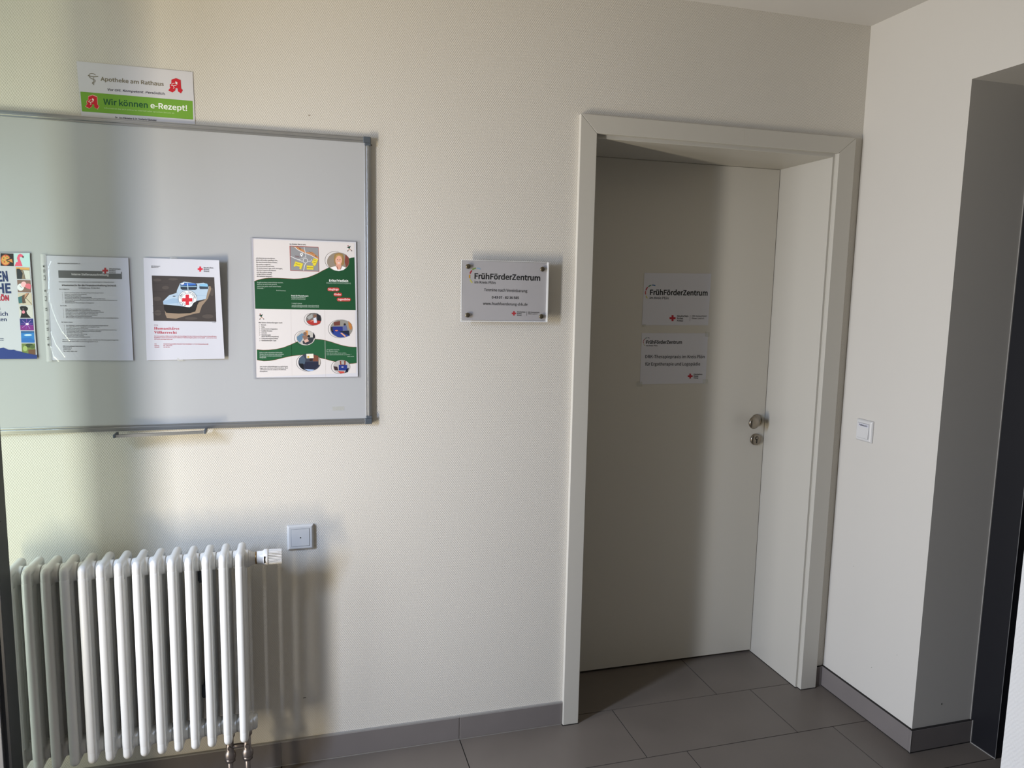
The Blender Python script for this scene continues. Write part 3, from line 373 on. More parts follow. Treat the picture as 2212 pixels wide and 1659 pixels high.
['emblem_lettering','T','I',117.3,-97.8,118.2,-97.9,4.1,'262a30',0.6,0,10],
['emblem_lettering','T','N',120,-98,123.6,-99.2,4.1,'262a30',0.6,0,10],
['emblem_lettering','T','T',124,-99.3,126.9,-101.2,4.1,'262a30',0.6,0,10],
['emblem_lettering','T','E',127.6,-101.5,129.7,-103.8,4.1,'262a30',0.6,0,10],
['emblem_lettering','T','R',130.2,-104,132.2,-107.4,4.1,'262a30',0.6,0,10],
['emblem_lettering','T','N',132.4,-107.3,133.6,-111.1,4.1,'262a30',0.6,0,10],
['emblem_lettering','T','A',133.7,-111,134.1,-115.1,4.1,'262a30',0.6,0,10],
['emblem_lettering','T','G',93.8,-125.7,95.8,-129.5,4.1,'262a30',0.6,0,10],
['emblem_lettering','T','E',98.2,-132.2,101.3,-135,4.1,'262a30',0.6,0,10],
['emblem_lettering','T','N',104.6,-136.7,108.5,-138.2,4.1,'262a30',0.6,0,10],
['lettering','T','© ICRC',180.7,-185.4,191.1,-185.5,2.1,'444444',0.2,0,2],
['lettering','T','Vortrag',20.4,-194.6,30.7,-194.8,2.2,'7a2f3c',0.2,0,2],
['headline','T','@Humanitares',20.3,-206.7,88.3,-207,7,'b0283e',0.3,0,2],
['headline','T','@Volkerrecht',19.9,-218.5,81.6,-219,7.3,'b0283e',0.3,0,2],
['photograph','P',[[70.7,-200.1],[70.6,-200.4],[70.5,-200.6],[70.3,-200.8],[70.1,-200.9],[69.9,-200.9],[69.6,-200.9],[69.4,-200.8],[69.3,-200.6],[69.2,-200.4],[69.1,-200.1],[69.2,-199.9],[69.3,-199.6],[69.5,-199.4],[69.7,-199.3],[69.9,-199.3],[70.2,-199.3],[70.4,-199.4],[70.5,-199.6],[70.6,-199.8]],'b0283e',3],
['photograph','P',[[72.9,-200.1],[72.9,-200.3],[72.8,-200.6],[72.6,-200.8],[72.4,-200.9],[72.1,-200.9],[71.9,-200.9],[71.7,-200.8],[71.5,-200.6],[71.4,-200.4],[71.4,-200.1],[71.5,-199.8],[71.6,-199.6],[71.8,-199.4],[72,-199.3],[72.2,-199.3],[72.4,-199.3],[72.6,-199.4],[72.8,-199.6],[72.9,-199.8]],'b0283e',3],
['photograph','P',[[31,-212.2],[31,-212.4],[30.8,-212.6],[30.7,-212.8],[30.5,-212.9],[30.2,-213],[30,-212.9],[29.8,-212.8],[29.6,-212.7],[29.5,-212.4],[29.5,-212.2],[29.5,-211.9],[29.7,-211.7],[29.8,-211.5],[30,-211.4],[30.3,-211.4],[30.5,-211.4],[30.7,-211.5],[30.9,-211.7],[31,-211.9]],'b0283e',3],
['photograph','P',[[33.6,-212.2],[33.6,-212.4],[33.5,-212.6],[33.3,-212.8],[33.1,-212.9],[32.9,-213],[32.6,-212.9],[32.4,-212.8],[32.3,-212.6],[32.2,-212.4],[32.1,-212.2],[32.2,-211.9],[32.3,-211.7],[32.5,-211.5],[32.7,-211.4],[32.9,-211.3],[33.1,-211.4],[33.3,-211.5],[33.5,-211.7],[33.6,-211.9]],'b0283e',3],
['lettering','T','Das Humanitäre Völkerrecht bildet die Grundlage für den Schutz von Menschen in bewaffneten',19.9,-227.4,191.2,-227.7,2.7,'b0283e',0.3,0,2],
['lettering','T','Konflikten. Doch was genau steckt dahinter? Welche Regeln gelten im Ernstfall – und warum sind',19.8,-231.8,191.1,-232.2,2.7,'b0283e',0.3,0,2],
['lettering','T','sie heute wichtiger denn je?',19.6,-236.2,69.2,-236.8,2.7,'b0283e',0.3,0,2],
['lettering_2','T','Ort:',19.6,-250.5,26.2,-250.5,2.6,'b0283e',0.3,0,2],
['lettering_2','T','Seniorentagesstätte Raisdorf (Am Dorfplatz 7, 24223 Schwentinental)',43.7,-250.6,167.5,-250.9,2.7,'b0283e',0.3,0,2],
['lettering_2','T','Datum:',19.5,-255.1,32.2,-255.1,2.7,'b0283e',0.3,0,2],
['lettering_2','T','08. Juli 2026',43.5,-255.1,67.6,-255.4,2.7,'b0283e',0.3,0,2],
['lettering_2','T','Uhrzeit:',19.3,-259.6,32.8,-259.6,2.7,'b0283e',0.3,0,2],
['lettering_2','T','18:30 Uhr',43.4,-259.6,61.7,-259.9,2.6,'b0283e',0.3,0,2]]},
'bro':{"o":[-0.4175,-0.0135,1.7147],"c":[[0,0],[306.2,0.1],[309,-420.7],[4.9,-420.2]],"e":[
['printed_page','P',[[3,-2.5],[301,-3.2],[303.6,-408.9],[3.6,-418.8]],'d6d0cd',0],
['green_area','P',[[4.8,-127.4],[15,-123.2],[26,-120],[38.5,-117.7],[54.2,-116.6],[73.1,-116.5],[96.8,-117.2],[120.6,-117.9],[139.8,-116.4],[155.9,-113.4],[172.1,-107.8],[188.4,-100.2],[204.7,-90.7],[217.8,-83.8],[227.7,-77.7],[240.8,-69.9],[257.3,-62.7],[270.5,-57.4],[283.8,-51.1],[292,-48.7],[301,-47.5],[303.8,-211.1],[5.6,-209.8]],'17492a',1],
['green_area','L',[[4.8,-127.4],[15,-123.2],[26,-120],[38.5,-117.7],[54.2,-116.6],[73.1,-116.5],[96.8,-117.2],[120.6,-117.9],[139.8,-116.4],[155.9,-113.4],[172.1,-107.8],[188.4,-100.2],[204.7,-90.7],[217.8,-83.8]],0.9,'8a4a2c',2],
['street_map','P',[[108.3,-18.8],[193,-19.1],[194.6,-94],[109.2,-93.5]],'9a4840',2],
['street_map','P',[[110.5,-20.3],[192,-20.8],[193,-92.7],[110.9,-92.1]],'8d8d8f',3],
['street_map','P',[[115.9,-20.8],[131.8,-20.9],[151.5,-30.5],[153.8,-37],[174.7,-34.7],[192.3,-49.8],[192.5,-57.2],[169.8,-43.9],[152.2,-39.5],[131.6,-28.7],[123,-23.3]],'bd8558',4],
['street_map','L',[[123,-21.7],[131.6,-29.5],[152.2,-39.5],[169.8,-44.7],[191.8,-57.2]],1.8,'d8d8d8',5],
['street_map','L',[[150.9,-20.7],[152.7,-30.5],[154.6,-39.4],[155.5,-53.3]],1.5,'d8d8d8',5],
['street_map','L',[[110.6,-49.8],[121.7,-55.2],[145.4,-64.3]],1.9,'d8d8d8',5],
['street_map','L',[[132.7,-59.8],[145.6,-56.1],[154.5,-49.3]],1.1,'d8d8d8',5],
['street_map','L',[[154.2,-69.8],[150.8,-78.9],[148.2,-92.2]],2.1,'d8d8d8',5],
['street_map','L',[[162.3,-63.8],[170.3,-62.8],[173.1,-56.9]],1.5,'d8d8d8',5],
['street_map','P',[[161.5,-61.7],[161.1,-64.1],[160,-66.4],[158.3,-68.2],[156.2,-69.4],[153.8,-69.8],[151.5,-69.5],[149.4,-68.4],[147.8,-66.7],[146.8,-64.6],[146.4,-62.1],[146.8,-59.7],[147.9,-57.5],[149.6,-55.7],[151.7,-54.5],[154.1,-54],[156.4,-54.4],[158.5,-55.4],[160.1,-57.1],[161.2,-59.3]],'d8d8d8',6],
['street_map','P',[[159.7,-61.8],[159.4,-63.7],[158.6,-65.5],[157.3,-66.9],[155.6,-67.8],[153.9,-68.2],[152.1,-67.9],[150.5,-67.1],[149.2,-65.7],[148.4,-64],[148.2,-62.1],[148.5,-60.1],[149.3,-58.4],[150.6,-57],[152.3,-56],[154,-55.7],[155.8,-55.9],[157.4,-56.8],[158.7,-58.1],[159.5,-59.8]],'8d8d8f',7],
['street_map','P',[[124.7,-64.9],[147.2,-71.1],[141,-88.7],[135.5,-86.7],[137.2,-80.9],[125.3,-78],[123.6,-81.3],[118.9,-79.5]],'dcc93c',6],
['street_map','P',[[178.5,-53.5],[191.8,-57.2],[183,-77.2],[175,-74.7],[176.7,-70],[171.9,-67.7]],'dcc93c',6],
['street_map','P',[[157.7,-76.3],[177.7,-76.6],[177.5,-88.4],[157.6,-88.3]],'dcc93c',6],
['lettering','T','Famila Markt',125.3,-72.2,139.2,-76,1.9,'141414',0.3,0,7],
['lettering','T','Haupt',177.6,-60.1,184.8,-60.7,2.2,'141414',0.3,0,7],
['lettering','T','Halle',177.5,-67,184.8,-67.8,2.1,'141414',0.3,0,7],
['lettering','T','Haupt-Schule',158.3,-83.3,176,-83.5,2.3,'141414',0.4,0,7],
['street_map','P',[[147,-42.6],[146.8,-43.9],[146.2,-45.1],[145.3,-46.1],[144.1,-46.8],[142.8,-47],[141.5,-46.8],[140.4,-46.3],[139.5,-45.4],[138.9,-44.2],[138.7,-42.9],[139,-41.6],[139.6,-40.3],[140.5,-39.4],[141.7,-38.7],[143,-38.5],[144.2,-38.7],[145.4,-39.2],[146.3,-40.1],[146.9,-41.3]],'eeeeee',7],
['street_map','P',[[139.6,-45.6],[146,-45.8],[143.1,-50.9]],'eeeeee',7],
['street_map','P',[[144,-42.7],[143.9,-43.2],[143.7,-43.6],[143.4,-43.9],[143,-44.1],[142.5,-44.2],[142.1,-44.2],[141.7,-44],[141.4,-43.7],[141.2,-43.3],[141.1,-42.8],[141.2,-42.3],[141.4,-41.9],[141.7,-41.6],[142.1,-41.4],[142.6,-41.3],[143,-41.3],[143.4,-41.5],[143.7,-41.9],[143.9,-42.3]],'333333',8],
['lettering','T','Kleiderei',124.1,-49.9,135.3,-49.9,2,'7d2f2f',0.3,0,7],
['lettering','T','Krankengymnastik',124.1,-52.8,140.5,-52.6,1.5,'7d2f2f',0.3,0,7],
['lettering','T','B76',136.4,-27.3,140.9,-28.7,2.3,'141414',0.6,0,7],
['lettering','T','B76',182.3,-47.6,186.6,-49.1,2.3,'141414',0.6,0,7],
['street_map','L',[[130.2,-20.6],[139.7,-23.9]],0.5,'141414',7],
['street_map','L',[[165.1,-33.8],[177.9,-41]],0.5,'141414',7],
['lettering','T','So finden Sie zu uns:',108.4,-15.3,156.3,-15.2,3.5,'141414',0.8,0,2],
['lettering_1','T','„Ein Kind ist wie eine Blume,',10.7,-60.1,66,-59.6,3.2,'1d1d1d',0.6,0,2],
['lettering_1','T','jedes will anders gepflegt sein,',10.8,-65.9,72.9,-65.4,3.2,'1d1d1d',0.6,0,2],
['lettering_1','T','die eine braucht fetten Boden,',11,-72,71.9,-71.6,3.2,'1d1d1d',0.6,0,2],
['lettering_1','T','die andere mageren,',11.2,-78.2,52.9,-77.9,3.3,'1d1d1d',0.6,0,2],
['lettering_1','T','die eine braucht viel Licht,',11.4,-83.7,63.2,-83.4,3.3,'1d1d1d',0.6,0,2],
['lettering_1','T',"die andere kann's gar nicht vertragen,",11.6,-89.7,86.7,-89.3,3.3,'1d1d1d',0.6,0,2],
['lettering_1','T','die eine braucht viel Wasser',11.7,-95.6,68.1,-95.4,3.2,'1d1d1d',0.6,0,2],
['lettering_1','T','und die andere wenig,',11.9,-101.6,56.1,-101.5,3.2,'1d1d1d',0.6,0,2],
['lettering_1','T','einige blühen schnell,',12.1,-107.6,55.2,-107.5,3.2,'1d1d1d',0.6,0,2],
['lettering_1','T','die anderen langsam –',12.3,-113.8,58.2,-113.7,3.3,'1d1d1d',0.6,0,2],
['lettering_2','T','da gilt es einen Unterschiede machen,',12.5,-132.2,88.1,-131.4,3.1,'b9c9ba',0.15,0,2],
['lettering_2','T','und nur so wird man gerecht,',12.6,-137.5,70.3,-137.2,3.1,'b9c9ba',0.15,0,2],
['lettering_2','T','wenn man jedes nach seiner Natur',12.5,-143.7,81.7,-143.2,3.1,'b9c9ba',0.15,0,2],
['lettering_2','T','behandelt.“',12.7,-149.2,34.7,-149.6,3.1,'b9c9ba',0.15,0,2],
['lettering_2','T','Emil Frommel',67.9,-155.4,94.5,-155.8,3.1,'b9c9ba',0.15,0,2],
['lettering_2','T','Erika Friedlein',223.9,-123.9,281.5,-124,7,'eef0ec',1,0,3],
['lettering_2','T','PRAXIS FÜR PHYSIOTHERAPIE',215.6,-130.4,289.4,-130.2,4.4,'9fb3a3',0.1,0,3],
['red_pill','P',[[222.4,-142.1],[250.4,-141.9],[253.7,-144],[254.5,-147.3],[253.2,-151],[249.8,-153],[222.7,-153.1],[219.2,-151],[218.2,-147.7],[219.2,-144.3]],'b5322e',2],
['lettering_2','T','Säuglinge',220.8,-150,251.8,-149.7,5.7,'eedad6',0.9,0,3],
['red_pill','P',[[240.7,-157.5],[258.5,-157.5],[261.8,-159.6],[262.6,-163],[261.3,-166.7],[257.9,-168.6],[241.1,-168.5],[237.5,-166.4],[236.6,-163.1],[237.6,-159.7]],'b5322e',2],
['lettering_2','T','Kinder',239.2,-165.4,260,-165.4,5.7,'eedad6',0.9,0,3],
['red_pill','P',[[250.5,-172.8],[284.9,-172.6],[288.2,-174.7],[289,-178.1],[287.7,-181.8],[284.3,-183.7],[250.9,-183.9],[247.2,-181.7],[246.3,-178.4],[247.3,-175]],'b5322e',2],
['lettering_2','T','Jugendliche',248.9,-180.7,286.4,-180.5,5.7,'eedad6',0.9,0,3],
['lettering_3','T','Praxis für Physiotherapie',110.6,-170.5,161.5,-170.7,3.6,'dfe6df',0.8,0,2],
['lettering_3','T','Mergenthalerstraße 17',111,-175.1,153.4,-175.1,3.1,'b9c9ba',0.2,0,2],
['lettering_3','T','24223 Schwentinental',110.9,-180.1,152.2,-180.1,3.2,'b9c9ba',0.2,0,2],
['lettering_4','T','T: 04307-824646',111.5,-194.2,142.1,-194.2,3.2,'b9c9ba',0.2,0,2],
['lettering_4','T','www.krankengymnastik-schwentinental.de',111.4,-199.6,192.4,-199.3,3.1,'b9c9ba',0.2,0,2],
['lettering_4','T','info@krankengymnastik-schwentinental.de',111.3,-203.9,192.4,-203.6,3.1,'b9c9ba',0.2,0,2],
['portrait_photo','L',[[239.6,-85.6],[235.3,-85.1],[231.2,-84],[227.2,-82.5],[223.6,-80.4],[220.4,-77.9],[217.6,-75.1],[215.4,-71.8],[213.7,-68.4],[212.5,-64.7],[212,-60.9],[212,-57],[212.7,-53.1],[214,-49.4],[215.8,-45.8],[218.2,-42.5],[221.1,-39.5],[224.4,-36.9],[228.1,-34.7],[232,-32.9],[236.2,-31.7],[240.5,-31],[244.9,-30.8],[249.2,-31.2],[253.4,-32.1]],0.6,'2b2b2b',3],
['portrait_photo','P',[[285.3,-61.1],[284.7,-66.3],[283,-71.4],[280.1,-76.2],[276.3,-80.5],[271.7,-84.1],[266.3,-87],[260.5,-89.1],[254.4,-90.2],[248.2,-90.3],[242.1,-89.5],[236.3,-87.8],[231.1,-85.2],[226.6,-81.8],[222.9,-77.7],[220.2,-73.1],[218.6,-68.2],[218.1,-63],[218.7,-57.8],[220.4,-52.8],[223.2,-48.1],[227,-43.8],[231.6,-40.2],[236.9,-37.3],[242.6,-35.2],[248.7,-34.1],[254.9,-33.9],[261,-34.6],[266.8,-36.3],[272.1,-38.9],[276.7,-42.3],[280.4,-46.3],[283.1,-50.9],[284.8,-55.9]],'8f8374',3],
['portrait_photo','P',[[274,-39],[283,-48.7],[284.5,-62],[281.9,-72],[275.3,-78.9],[271.3,-62.3]],'7c3f35',4],
['portrait_photo','P',[[227.6,-81],[240.8,-76.5],[265.4,-75.8],[275.6,-80.2],[266.9,-87.5],[253.7,-90.6],[240.6,-89]],'e9e6e4',5],
['portrait_photo','P',[[238.5,-53.3],[241.1,-40],[254.3,-34.9],[265.7,-39.2],[269.7,-52.4],[268.8,-69.1],[263.8,-72.5],[244.1,-72.3],[240.8,-68.2]],'9a7a4a',5],
['portrait_photo','P',[[245.4,-69.7],[260.5,-69.3],[261.3,-75.9],[257.1,-86.1],[248.9,-86.3],[244.9,-76.4]],'d39a85',6],
['portrait_photo','P',[[263.4,-57.6],[263.2,-60.3],[262.7,-62.9],[261.8,-65.3],[260.7,-67.5],[259.3,-69.4],[257.7,-70.8],[255.9,-71.9],[254,-72.4],[252.2,-72.5],[250.3,-72],[248.6,-71.1],[247,-69.7],[245.6,-67.9],[244.5,-65.8],[243.7,-63.4],[243.2,-60.8],[243.1,-58.2],[243.3,-55.5],[243.8,-52.9],[244.7,-50.4],[245.8,-48.2],[247.2,-46.4],[248.8,-44.9],[250.6,-43.9],[252.4,-43.3],[254.3,-43.3],[256.2,-43.7],[257.9,-44.6],[259.5,-46],[260.9,-47.8],[262,-49.9],[262.8,-52.3],[263.3,-54.9]],'e0a891',7],
['portrait_photo','P',[[243.5,-53.2],[245.2,-43.2],[254.2,-39.6],[262.7,-42.6],[264,-52.6],[259.1,-44.7],[250.9,-44.3]],'b3935c',8],
['portrait_photo','P',[[251,-55.9],[250.9,-56.2],[250.7,-56.4],[250.3,-56.6],[249.9,-56.8],[249.5,-56.8],[249,-56.8],[248.6,-56.7],[248.3,-56.5],[248.1,-56.3],[248,-56],[248.1,-55.8],[248.3,-55.5],[248.6,-55.3],[249,-55.2],[249.5,-55.2],[250,-55.2],[250.4,-55.3],[250.7,-55.5],[250.9,-55.7]],'3a2a24',8],
['portrait_photo','P',[[258.8,-56],[258.8,-56.3],[258.6,-56.5],[258.2,-56.7],[257.8,-56.9],[257.4,-56.9],[256.9,-56.9],[256.5,-56.8],[256.2,-56.6],[256,-56.4],[255.9,-56.1],[256,-55.9],[256.2,-55.6],[256.5,-55.4],[256.9,-55.3],[257.4,-55.3],[257.8,-55.3],[258.2,-55.4],[258.6,-55.6],[258.8,-55.8]],'3a2a24',8],
['portrait_photo','P',[[249.1,-63.8],[257.6,-63.9],[255.3,-67.5],[251.5,-67.2]],'f2e8e2',8],
['portrait_photo','L',[[249.1,-63.5],[253.3,-64.8],[257.6,-63.6]],0.6,'a85a50',9],
['portrait_photo','L',[[253.4,-57],[254,-60.8]],0.5,'b97e68',9],
['portrait_photo','L',[[247.3,-76.3],[250.5,-86.2]],0.9,'54352f',9],
['portrait_photo','L',[[262.1,-75.9],[257.9,-86]],0.9,'54352f',9],
['jumping_figure_logo_25','P',[[283.7,-13.2],[283.6,-13.8],[283.4,-14.3],[283,-14.7],[282.5,-15],[281.9,-15.1],[281.4,-15],[280.8,-14.8],[280.5,-14.4],[280.2,-13.9],[280.1,-13.4],[280.2,-12.8],[280.5,-12.3],[280.9,-11.9],[281.4,-11.6],[281.9,-11.5],[282.5,-11.5],[283,-11.8],[283.4,-12.2],[283.7,-12.7]],'7d2b2b',3],
['jumping_figure_logo_25','P',[[277.8,-17.6],[289.4,-13],[287.7,-18.1],[285.6,-22],[282.7,-19.9]],'1d4030',3],
['jumping_figure_logo_25','L',[[285.6,-22],[282.6,-26.6],[280.1,-28.8]],1.1,'b5713a',3],
['jumping_figure_logo_25','L',[[286.3,-21.9],[290.1,-25.5],[292.9,-27.7]],1.2,'b5713a',3],
['jumping_figure_logo_25','P',[[282.1,-28.4],[282.1,-28.9],[281.8,-29.3],[281.5,-29.6],[281.1,-29.9],[280.6,-29.9],[280.2,-29.9],[279.8,-29.7],[279.4,-29.4],[279.2,-29],[279.2,-28.5],[279.2,-28],[279.5,-27.6],[279.8,-27.3],[280.2,-27],[280.7,-26.9],[281.1,-27],[281.5,-27.2],[281.9,-27.5],[282.1,-27.9]],'20232a',4],
['jumping_figure_logo_25','P',[[293.9,-27.7],[293.8,-28.1],[293.6,-28.5],[293.3,-28.8],[292.9,-29],[292.5,-29.1],[292.1,-29],[291.8,-28.8],[291.5,-28.5],[291.3,-28.2],[291.2,-27.8],[291.3,-27.4],[291.5,-27],[291.8,-26.7],[292.1,-26.5],[292.6,-26.4],[293,-26.4],[293.3,-26.6],[293.6,-26.9],[293.8,-27.3]],'20232a',4],
['fold_line','L',[[108.6,-213],[109.1,-417.8]],0.8,'cfc8c4',1],
['fold_line','L',[[208.9,-211.8],[209.8,-419.2]],0.9,'cfc8c4',1],
['jumping_figure_logo_23','P',[[21,-226.3],[20.9,-226.8],[20.6,-227.3],[20.2,-227.7],[19.7,-228],[19.2,-228.1],[18.7,-228],[18.2,-227.8],[17.8,-227.4],[17.6,-226.9],[17.5,-226.3],[17.6,-225.8],[17.9,-225.2],[18.3,-224.8],[18.8,-224.6],[19.3,-224.5],[19.8,-224.6],[20.3,-224.8],[20.7,-225.2],[20.9,-225.7]],'7d2b2b',3],
['jumping_figure_logo_23','P',[[15.2,-230.4],[26.3,-226.2],[24.6,-231.2],[22.7,-235],[19.9,-232.9]],'1d4030',3],
['jumping_figure_logo_23','L',[[22.7,-235],[19.7,-239.5],[17.3,-241.6]],1.1,'b5713a',3],
['jumping_figure_logo_23','L',[[23.3,-235],[26.8,-238.6],[29.4,-240.9]],1.1,'b5713a',3],
['jumping_figure_logo_23','P',[[19.2,-241.3],[19.2,-241.7],[18.9,-242.2],[18.6,-242.5],[18.2,-242.7],[17.8,-242.8],[17.4,-242.7],[17,-242.5],[16.7,-242.2],[16.5,-241.8],[16.4,-241.3],[16.5,-240.8],[16.7,-240.4],[17,-240.1],[17.4,-239.9],[17.9,-239.8],[18.3,-239.9],[18.7,-240.1],[19,-240.4],[19.2,-240.8]],'20232a',4],
['jumping_figure_logo_23','P',[[30.4,-240.9],[30.3,-241.3],[30.1,-241.6],[29.8,-241.9],[29.5,-242.1],[29.1,-242.2],[28.7,-242.1],[28.4,-241.9],[28.1,-241.7],[27.9,-241.3],[27.9,-240.9],[27.9,-240.5],[28.1,-240.1],[28.4,-239.8],[28.8,-239.6],[29.2,-239.6],[29.5,-239.6],[29.9,-239.8],[30.2,-240.1],[30.3,-240.5]],'20232a',4],
['green_ribbon','P',[[7.4,-333.8],[26,-335.2],[41.8,-334.8],[62.5,-332.8],[85,-327.4],[106,-319],[123.8,-310.6],[135.2,-306.4],[149.8,-303.4],[166.1,-301.7],[180.8,-301.4],[195.5,-302.7],[208.6,-305.1],[225.1,-309.5],[244.9,-316.3],[264.8,-322.2],[281.5,-325.3],[294.9,-326.4],[305.4,-326.5],[305.7,-377.1],[294.6,-378.7],[281.1,-379.5],[264.3,-378.1],[247.6,-374.9],[227.7,-369.6],[209.6,-364.3],[194.8,-360.8],[176.8,-353.1],[162.2,-349.6],[145.9,-350.4],[126.4,-351.9],[108.6,-353.9],[84.4,-359.3],[61.9,-365],[42.7,-368.2],[26.8,-369],[7.2,-365.5]],'1f5634',1],
['green_ribbon','L',[[7.4,-333.8],[26,-335.2],[41.8,-334.8],[62.5,-332.8],[85,-327.4],[106,-319],[123.8,-310.6],[135.2,-306.4],[149.8,-303.4],[166.1,-301.7],[180.8,-301.4],[195.5,-302.7],[208.6,-305.1],[225.1,-309.5],[244.9,-316.3],[264.8,-322.2],[281.5,-325.3],[294.9,-326.4],[305.4,-326.5]],0.9,'8a4a2c',2],
['green_ribbon','L',[[305.7,-377.1],[294.6,-378.7],[281.1,-379.5],[264.3,-378.1],[247.6,-374.9],[227.7,-369.6],[209.6,-364.3],[194.8,-360.8],[176.8,-353.1],[162.2,-349.6],[145.9,-350.4],[126.4,-351.9],[108.6,-353.9],[84.4,-359.3],[61.9,-365],[42.7,-368.2],[26.8,-369],[7.2,-365.5]],0.9,'8a4a2c',2],
['lettering_5','T','Wir bieten Behandlungen nach',14.1,-253.5,82.8,-253.4,3.6,'141414',0.9,0,2],
['lettering_5','T','Bobath',21,-260.1,35.2,-260.3,3.2,'141414',0.55,0,2],
['check_mark_0','L',[[14.8,-258.8],[15.4,-260.1],[17.3,-257.1]],0.6,'141414',2],
['lettering_5','T','Vojta',21.1,-266.4,31.1,-266.6,3.2,'141414',0.55,0,2],
['check_mark_1','L',[[14.9,-265.1],[15.5,-266.4],[17.4,-263.4]],0.6,'141414',2],
['lettering_5','T','Sensorische Integration',21.2,-272.3,68.5,-272.4,3.1,'141414',0.55,0,2],
['check_mark_2','L',[[15,-271],[15.6,-272.3],[17.5,-269.3]],0.7,'141414',2],
['lettering_5','T','Castillo Morales',21.3,-278.3,52.9,-278.5,3.2,'141414',0.55,0,2],
['check_mark_3','L',[[15.1,-277],[15.7,-278.3],[17.7,-275.3]],0.6,'141414',2],
['lettering_5','T','Schroth',21.4,-284.2,36.9,-284.5,3.1,'141414',0.55,0,2],
['check_mark_4','L',[[15.2,-282.9],[15.8,-284.2],[17.8,-281.2]],0.7,'141414',2],
['lettering_5','T','Atemtherapie',21.4,-290.5,48.6,-290.8,3.1,'141414',0.55,0,2],
['check_mark_5','L',[[15.4,-289.2],[15.9,-290.5],[17.9,-287.5]],0.7,'141414',2],
['lettering_5','T','(auch bei Mucoviszidose)',21.6,-295.5,71.2,-295.8,3.2,'141414',0.55,0,2],
['lettering_5','T','Entspannungstechniken',21.7,-301.5,69.5,-301.8,3.2,'141414',0.55,0,2],
['check_mark_7','L',[[15.6,-300.1],[16.2,-301.5],[18.2,-298.5]],0.7,'141414',2],
['lettering_5','T','Kinesiotherapie-Tape',21.7,-307.6,64.1,-307.9,3.2,'141414',0.55,0,2],
['check_mark_8','L',[[15.7,-306.3],[16.3,-307.6],[18.3,-304.6]],0.6,'141414',2],
['lettering_6','T','Infos zu den einzelnen Methoden',15.1,-344.3,81.4,-344.6,3.1,'c3d0c4',0.3,0,2],
['lettering_6','T','finden Sie im Internet oder erhalten',15,-349.5,85.5,-349.9,3.2,'c3d0c4',0.3,0,2],
['lettering_6','T','Sie gerne in einem persönlichen',14.8,-354.7,79.6,-355.1,3.2,'c3d0c4',0.3,0,2],
['lettering_6','T','Gespräch.',14.7,-359.7,34.6,-359.8,3.2,'c3d0c4',0.3,0,2],
['lettering_7','T','„Die größte Kunst ist,',212.9,-336.2,252.7,-336.3,2.9,'b9c9ba',0.2,0,2],
['lettering_7','T','den Kindern alles,',213.2,-341.5,248.8,-341.6,2.9,'b9c9ba',0.2,0,2],
['lettering_7','T','was sie tun oder lernen sollen,',213.4,-346.6,274,-346.9,2.9,'b9c9ba',0.2,0,2],
['lettering_7','T','zum Spiel und Zeitvertreib zu machen“',213.7,-351.7,289.4,-352.1,2.9,'b9c9ba',0.2,0,2],
['lettering_7','T','John Locke',276.2,-357.6,297.4,-357.7,3,'b9c9ba',0.2,0,2],
['lettering_8','T','Um unsere Behandlungen zu optimieren',15.1,-387.3,96.7,-387.7,3.2,'141414',0.6,0,2],
['lettering_8','T','legen wir, mit Ihrem Einverständnis, Wert',15,-392.1,97.1,-392.6,3.2,'141414',0.6,0,2],
['lettering_8','T','auf Austausch mit anderen fachlichen',14.9,-397.1,91.2,-397.6,3.1,'141414',0.6,0,2],
['lettering_8','T','Disziplinen.',14.7,-402.5,37.6,-402.4,3.2,'141414',0.6,0,2],
['round_photo_0','L',[[191.6,-247.3],[189.1,-251.3],[185.6,-254.8],[181.3,-257.6],[176.4,-259.4],[171.1,-260.2],[165.8,-260],[160.7,-258.7],[156.2,-256.5],[152.4,-253.4],[149.5,-249.6],[147.8,-245.4],[147.2,-240.9],[147.9,-236.5],[149.8,-232.2],[152.7,-228.4],[156.6,-225.3],[161.3,-223],[166.4,-221.7],[171.7,-221.3],[176.9,-222.1],[181.8,-223.8],[186,-226.5],[189.4,-229.9],[191.7,-233.9]],0.6,'33383a',3],
['round_photo_0','P',[[198.9,-239.9],[198.5,-243.5],[197.3,-246.9],[195.4,-250.2],[192.8,-253.1],[189.6,-255.5],[185.9,-257.4],[182,-258.8],[177.8,-259.4],[173.5,-259.5],[169.4,-258.8],[165.5,-257.6],[161.9,-255.7],[158.8,-253.3],[156.3,-250.4],[154.5,-247.2],[153.4,-243.8],[153,-240.2],[153.5,-236.7],[154.7,-233.2],[156.6,-230],[159.2,-227.1],[162.3,-224.6],[166,-222.7],[169.9,-221.4],[174.1,-220.7],[178.3,-220.6],[182.5,-221.3],[186.4,-222.5],[190,-224.4],[193.1,-226.8],[195.6,-229.6],[197.5,-232.8],[198.6,-236.3]],'6f6a66',4],
['round_photo_0','P',[[155.5,-245.9],[168.6,-241.6],[197.1,-245.6],[194.5,-253.2],[183,-258.8],[170,-258.4],[158.7,-252.6]],'a8352f',5],
['round_photo_0','P',[[185.1,-223],[196.5,-228.8],[198.2,-245.6],[186.5,-244.8]],'24242a',5],
['round_photo_0','P',[[175.2,-237.4],[183.3,-233.9],[186.1,-250.7],[176.6,-251.6]],'c9cbd6',6],
['round_photo_0','P',[[185,-230.6],[184.8,-232.2],[184,-233.7],[182.9,-234.9],[181.6,-235.7],[180.1,-236],[178.5,-235.7],[177.2,-235],[176.1,-233.8],[175.5,-232.3],[175.2,-230.7],[175.5,-229],[176.2,-227.5],[177.3,-226.3],[178.7,-225.5],[180.2,-225.2],[181.7,-225.5],[183.1,-226.2],[184.1,-227.4],[184.8,-228.9]],'7d5a48',6],
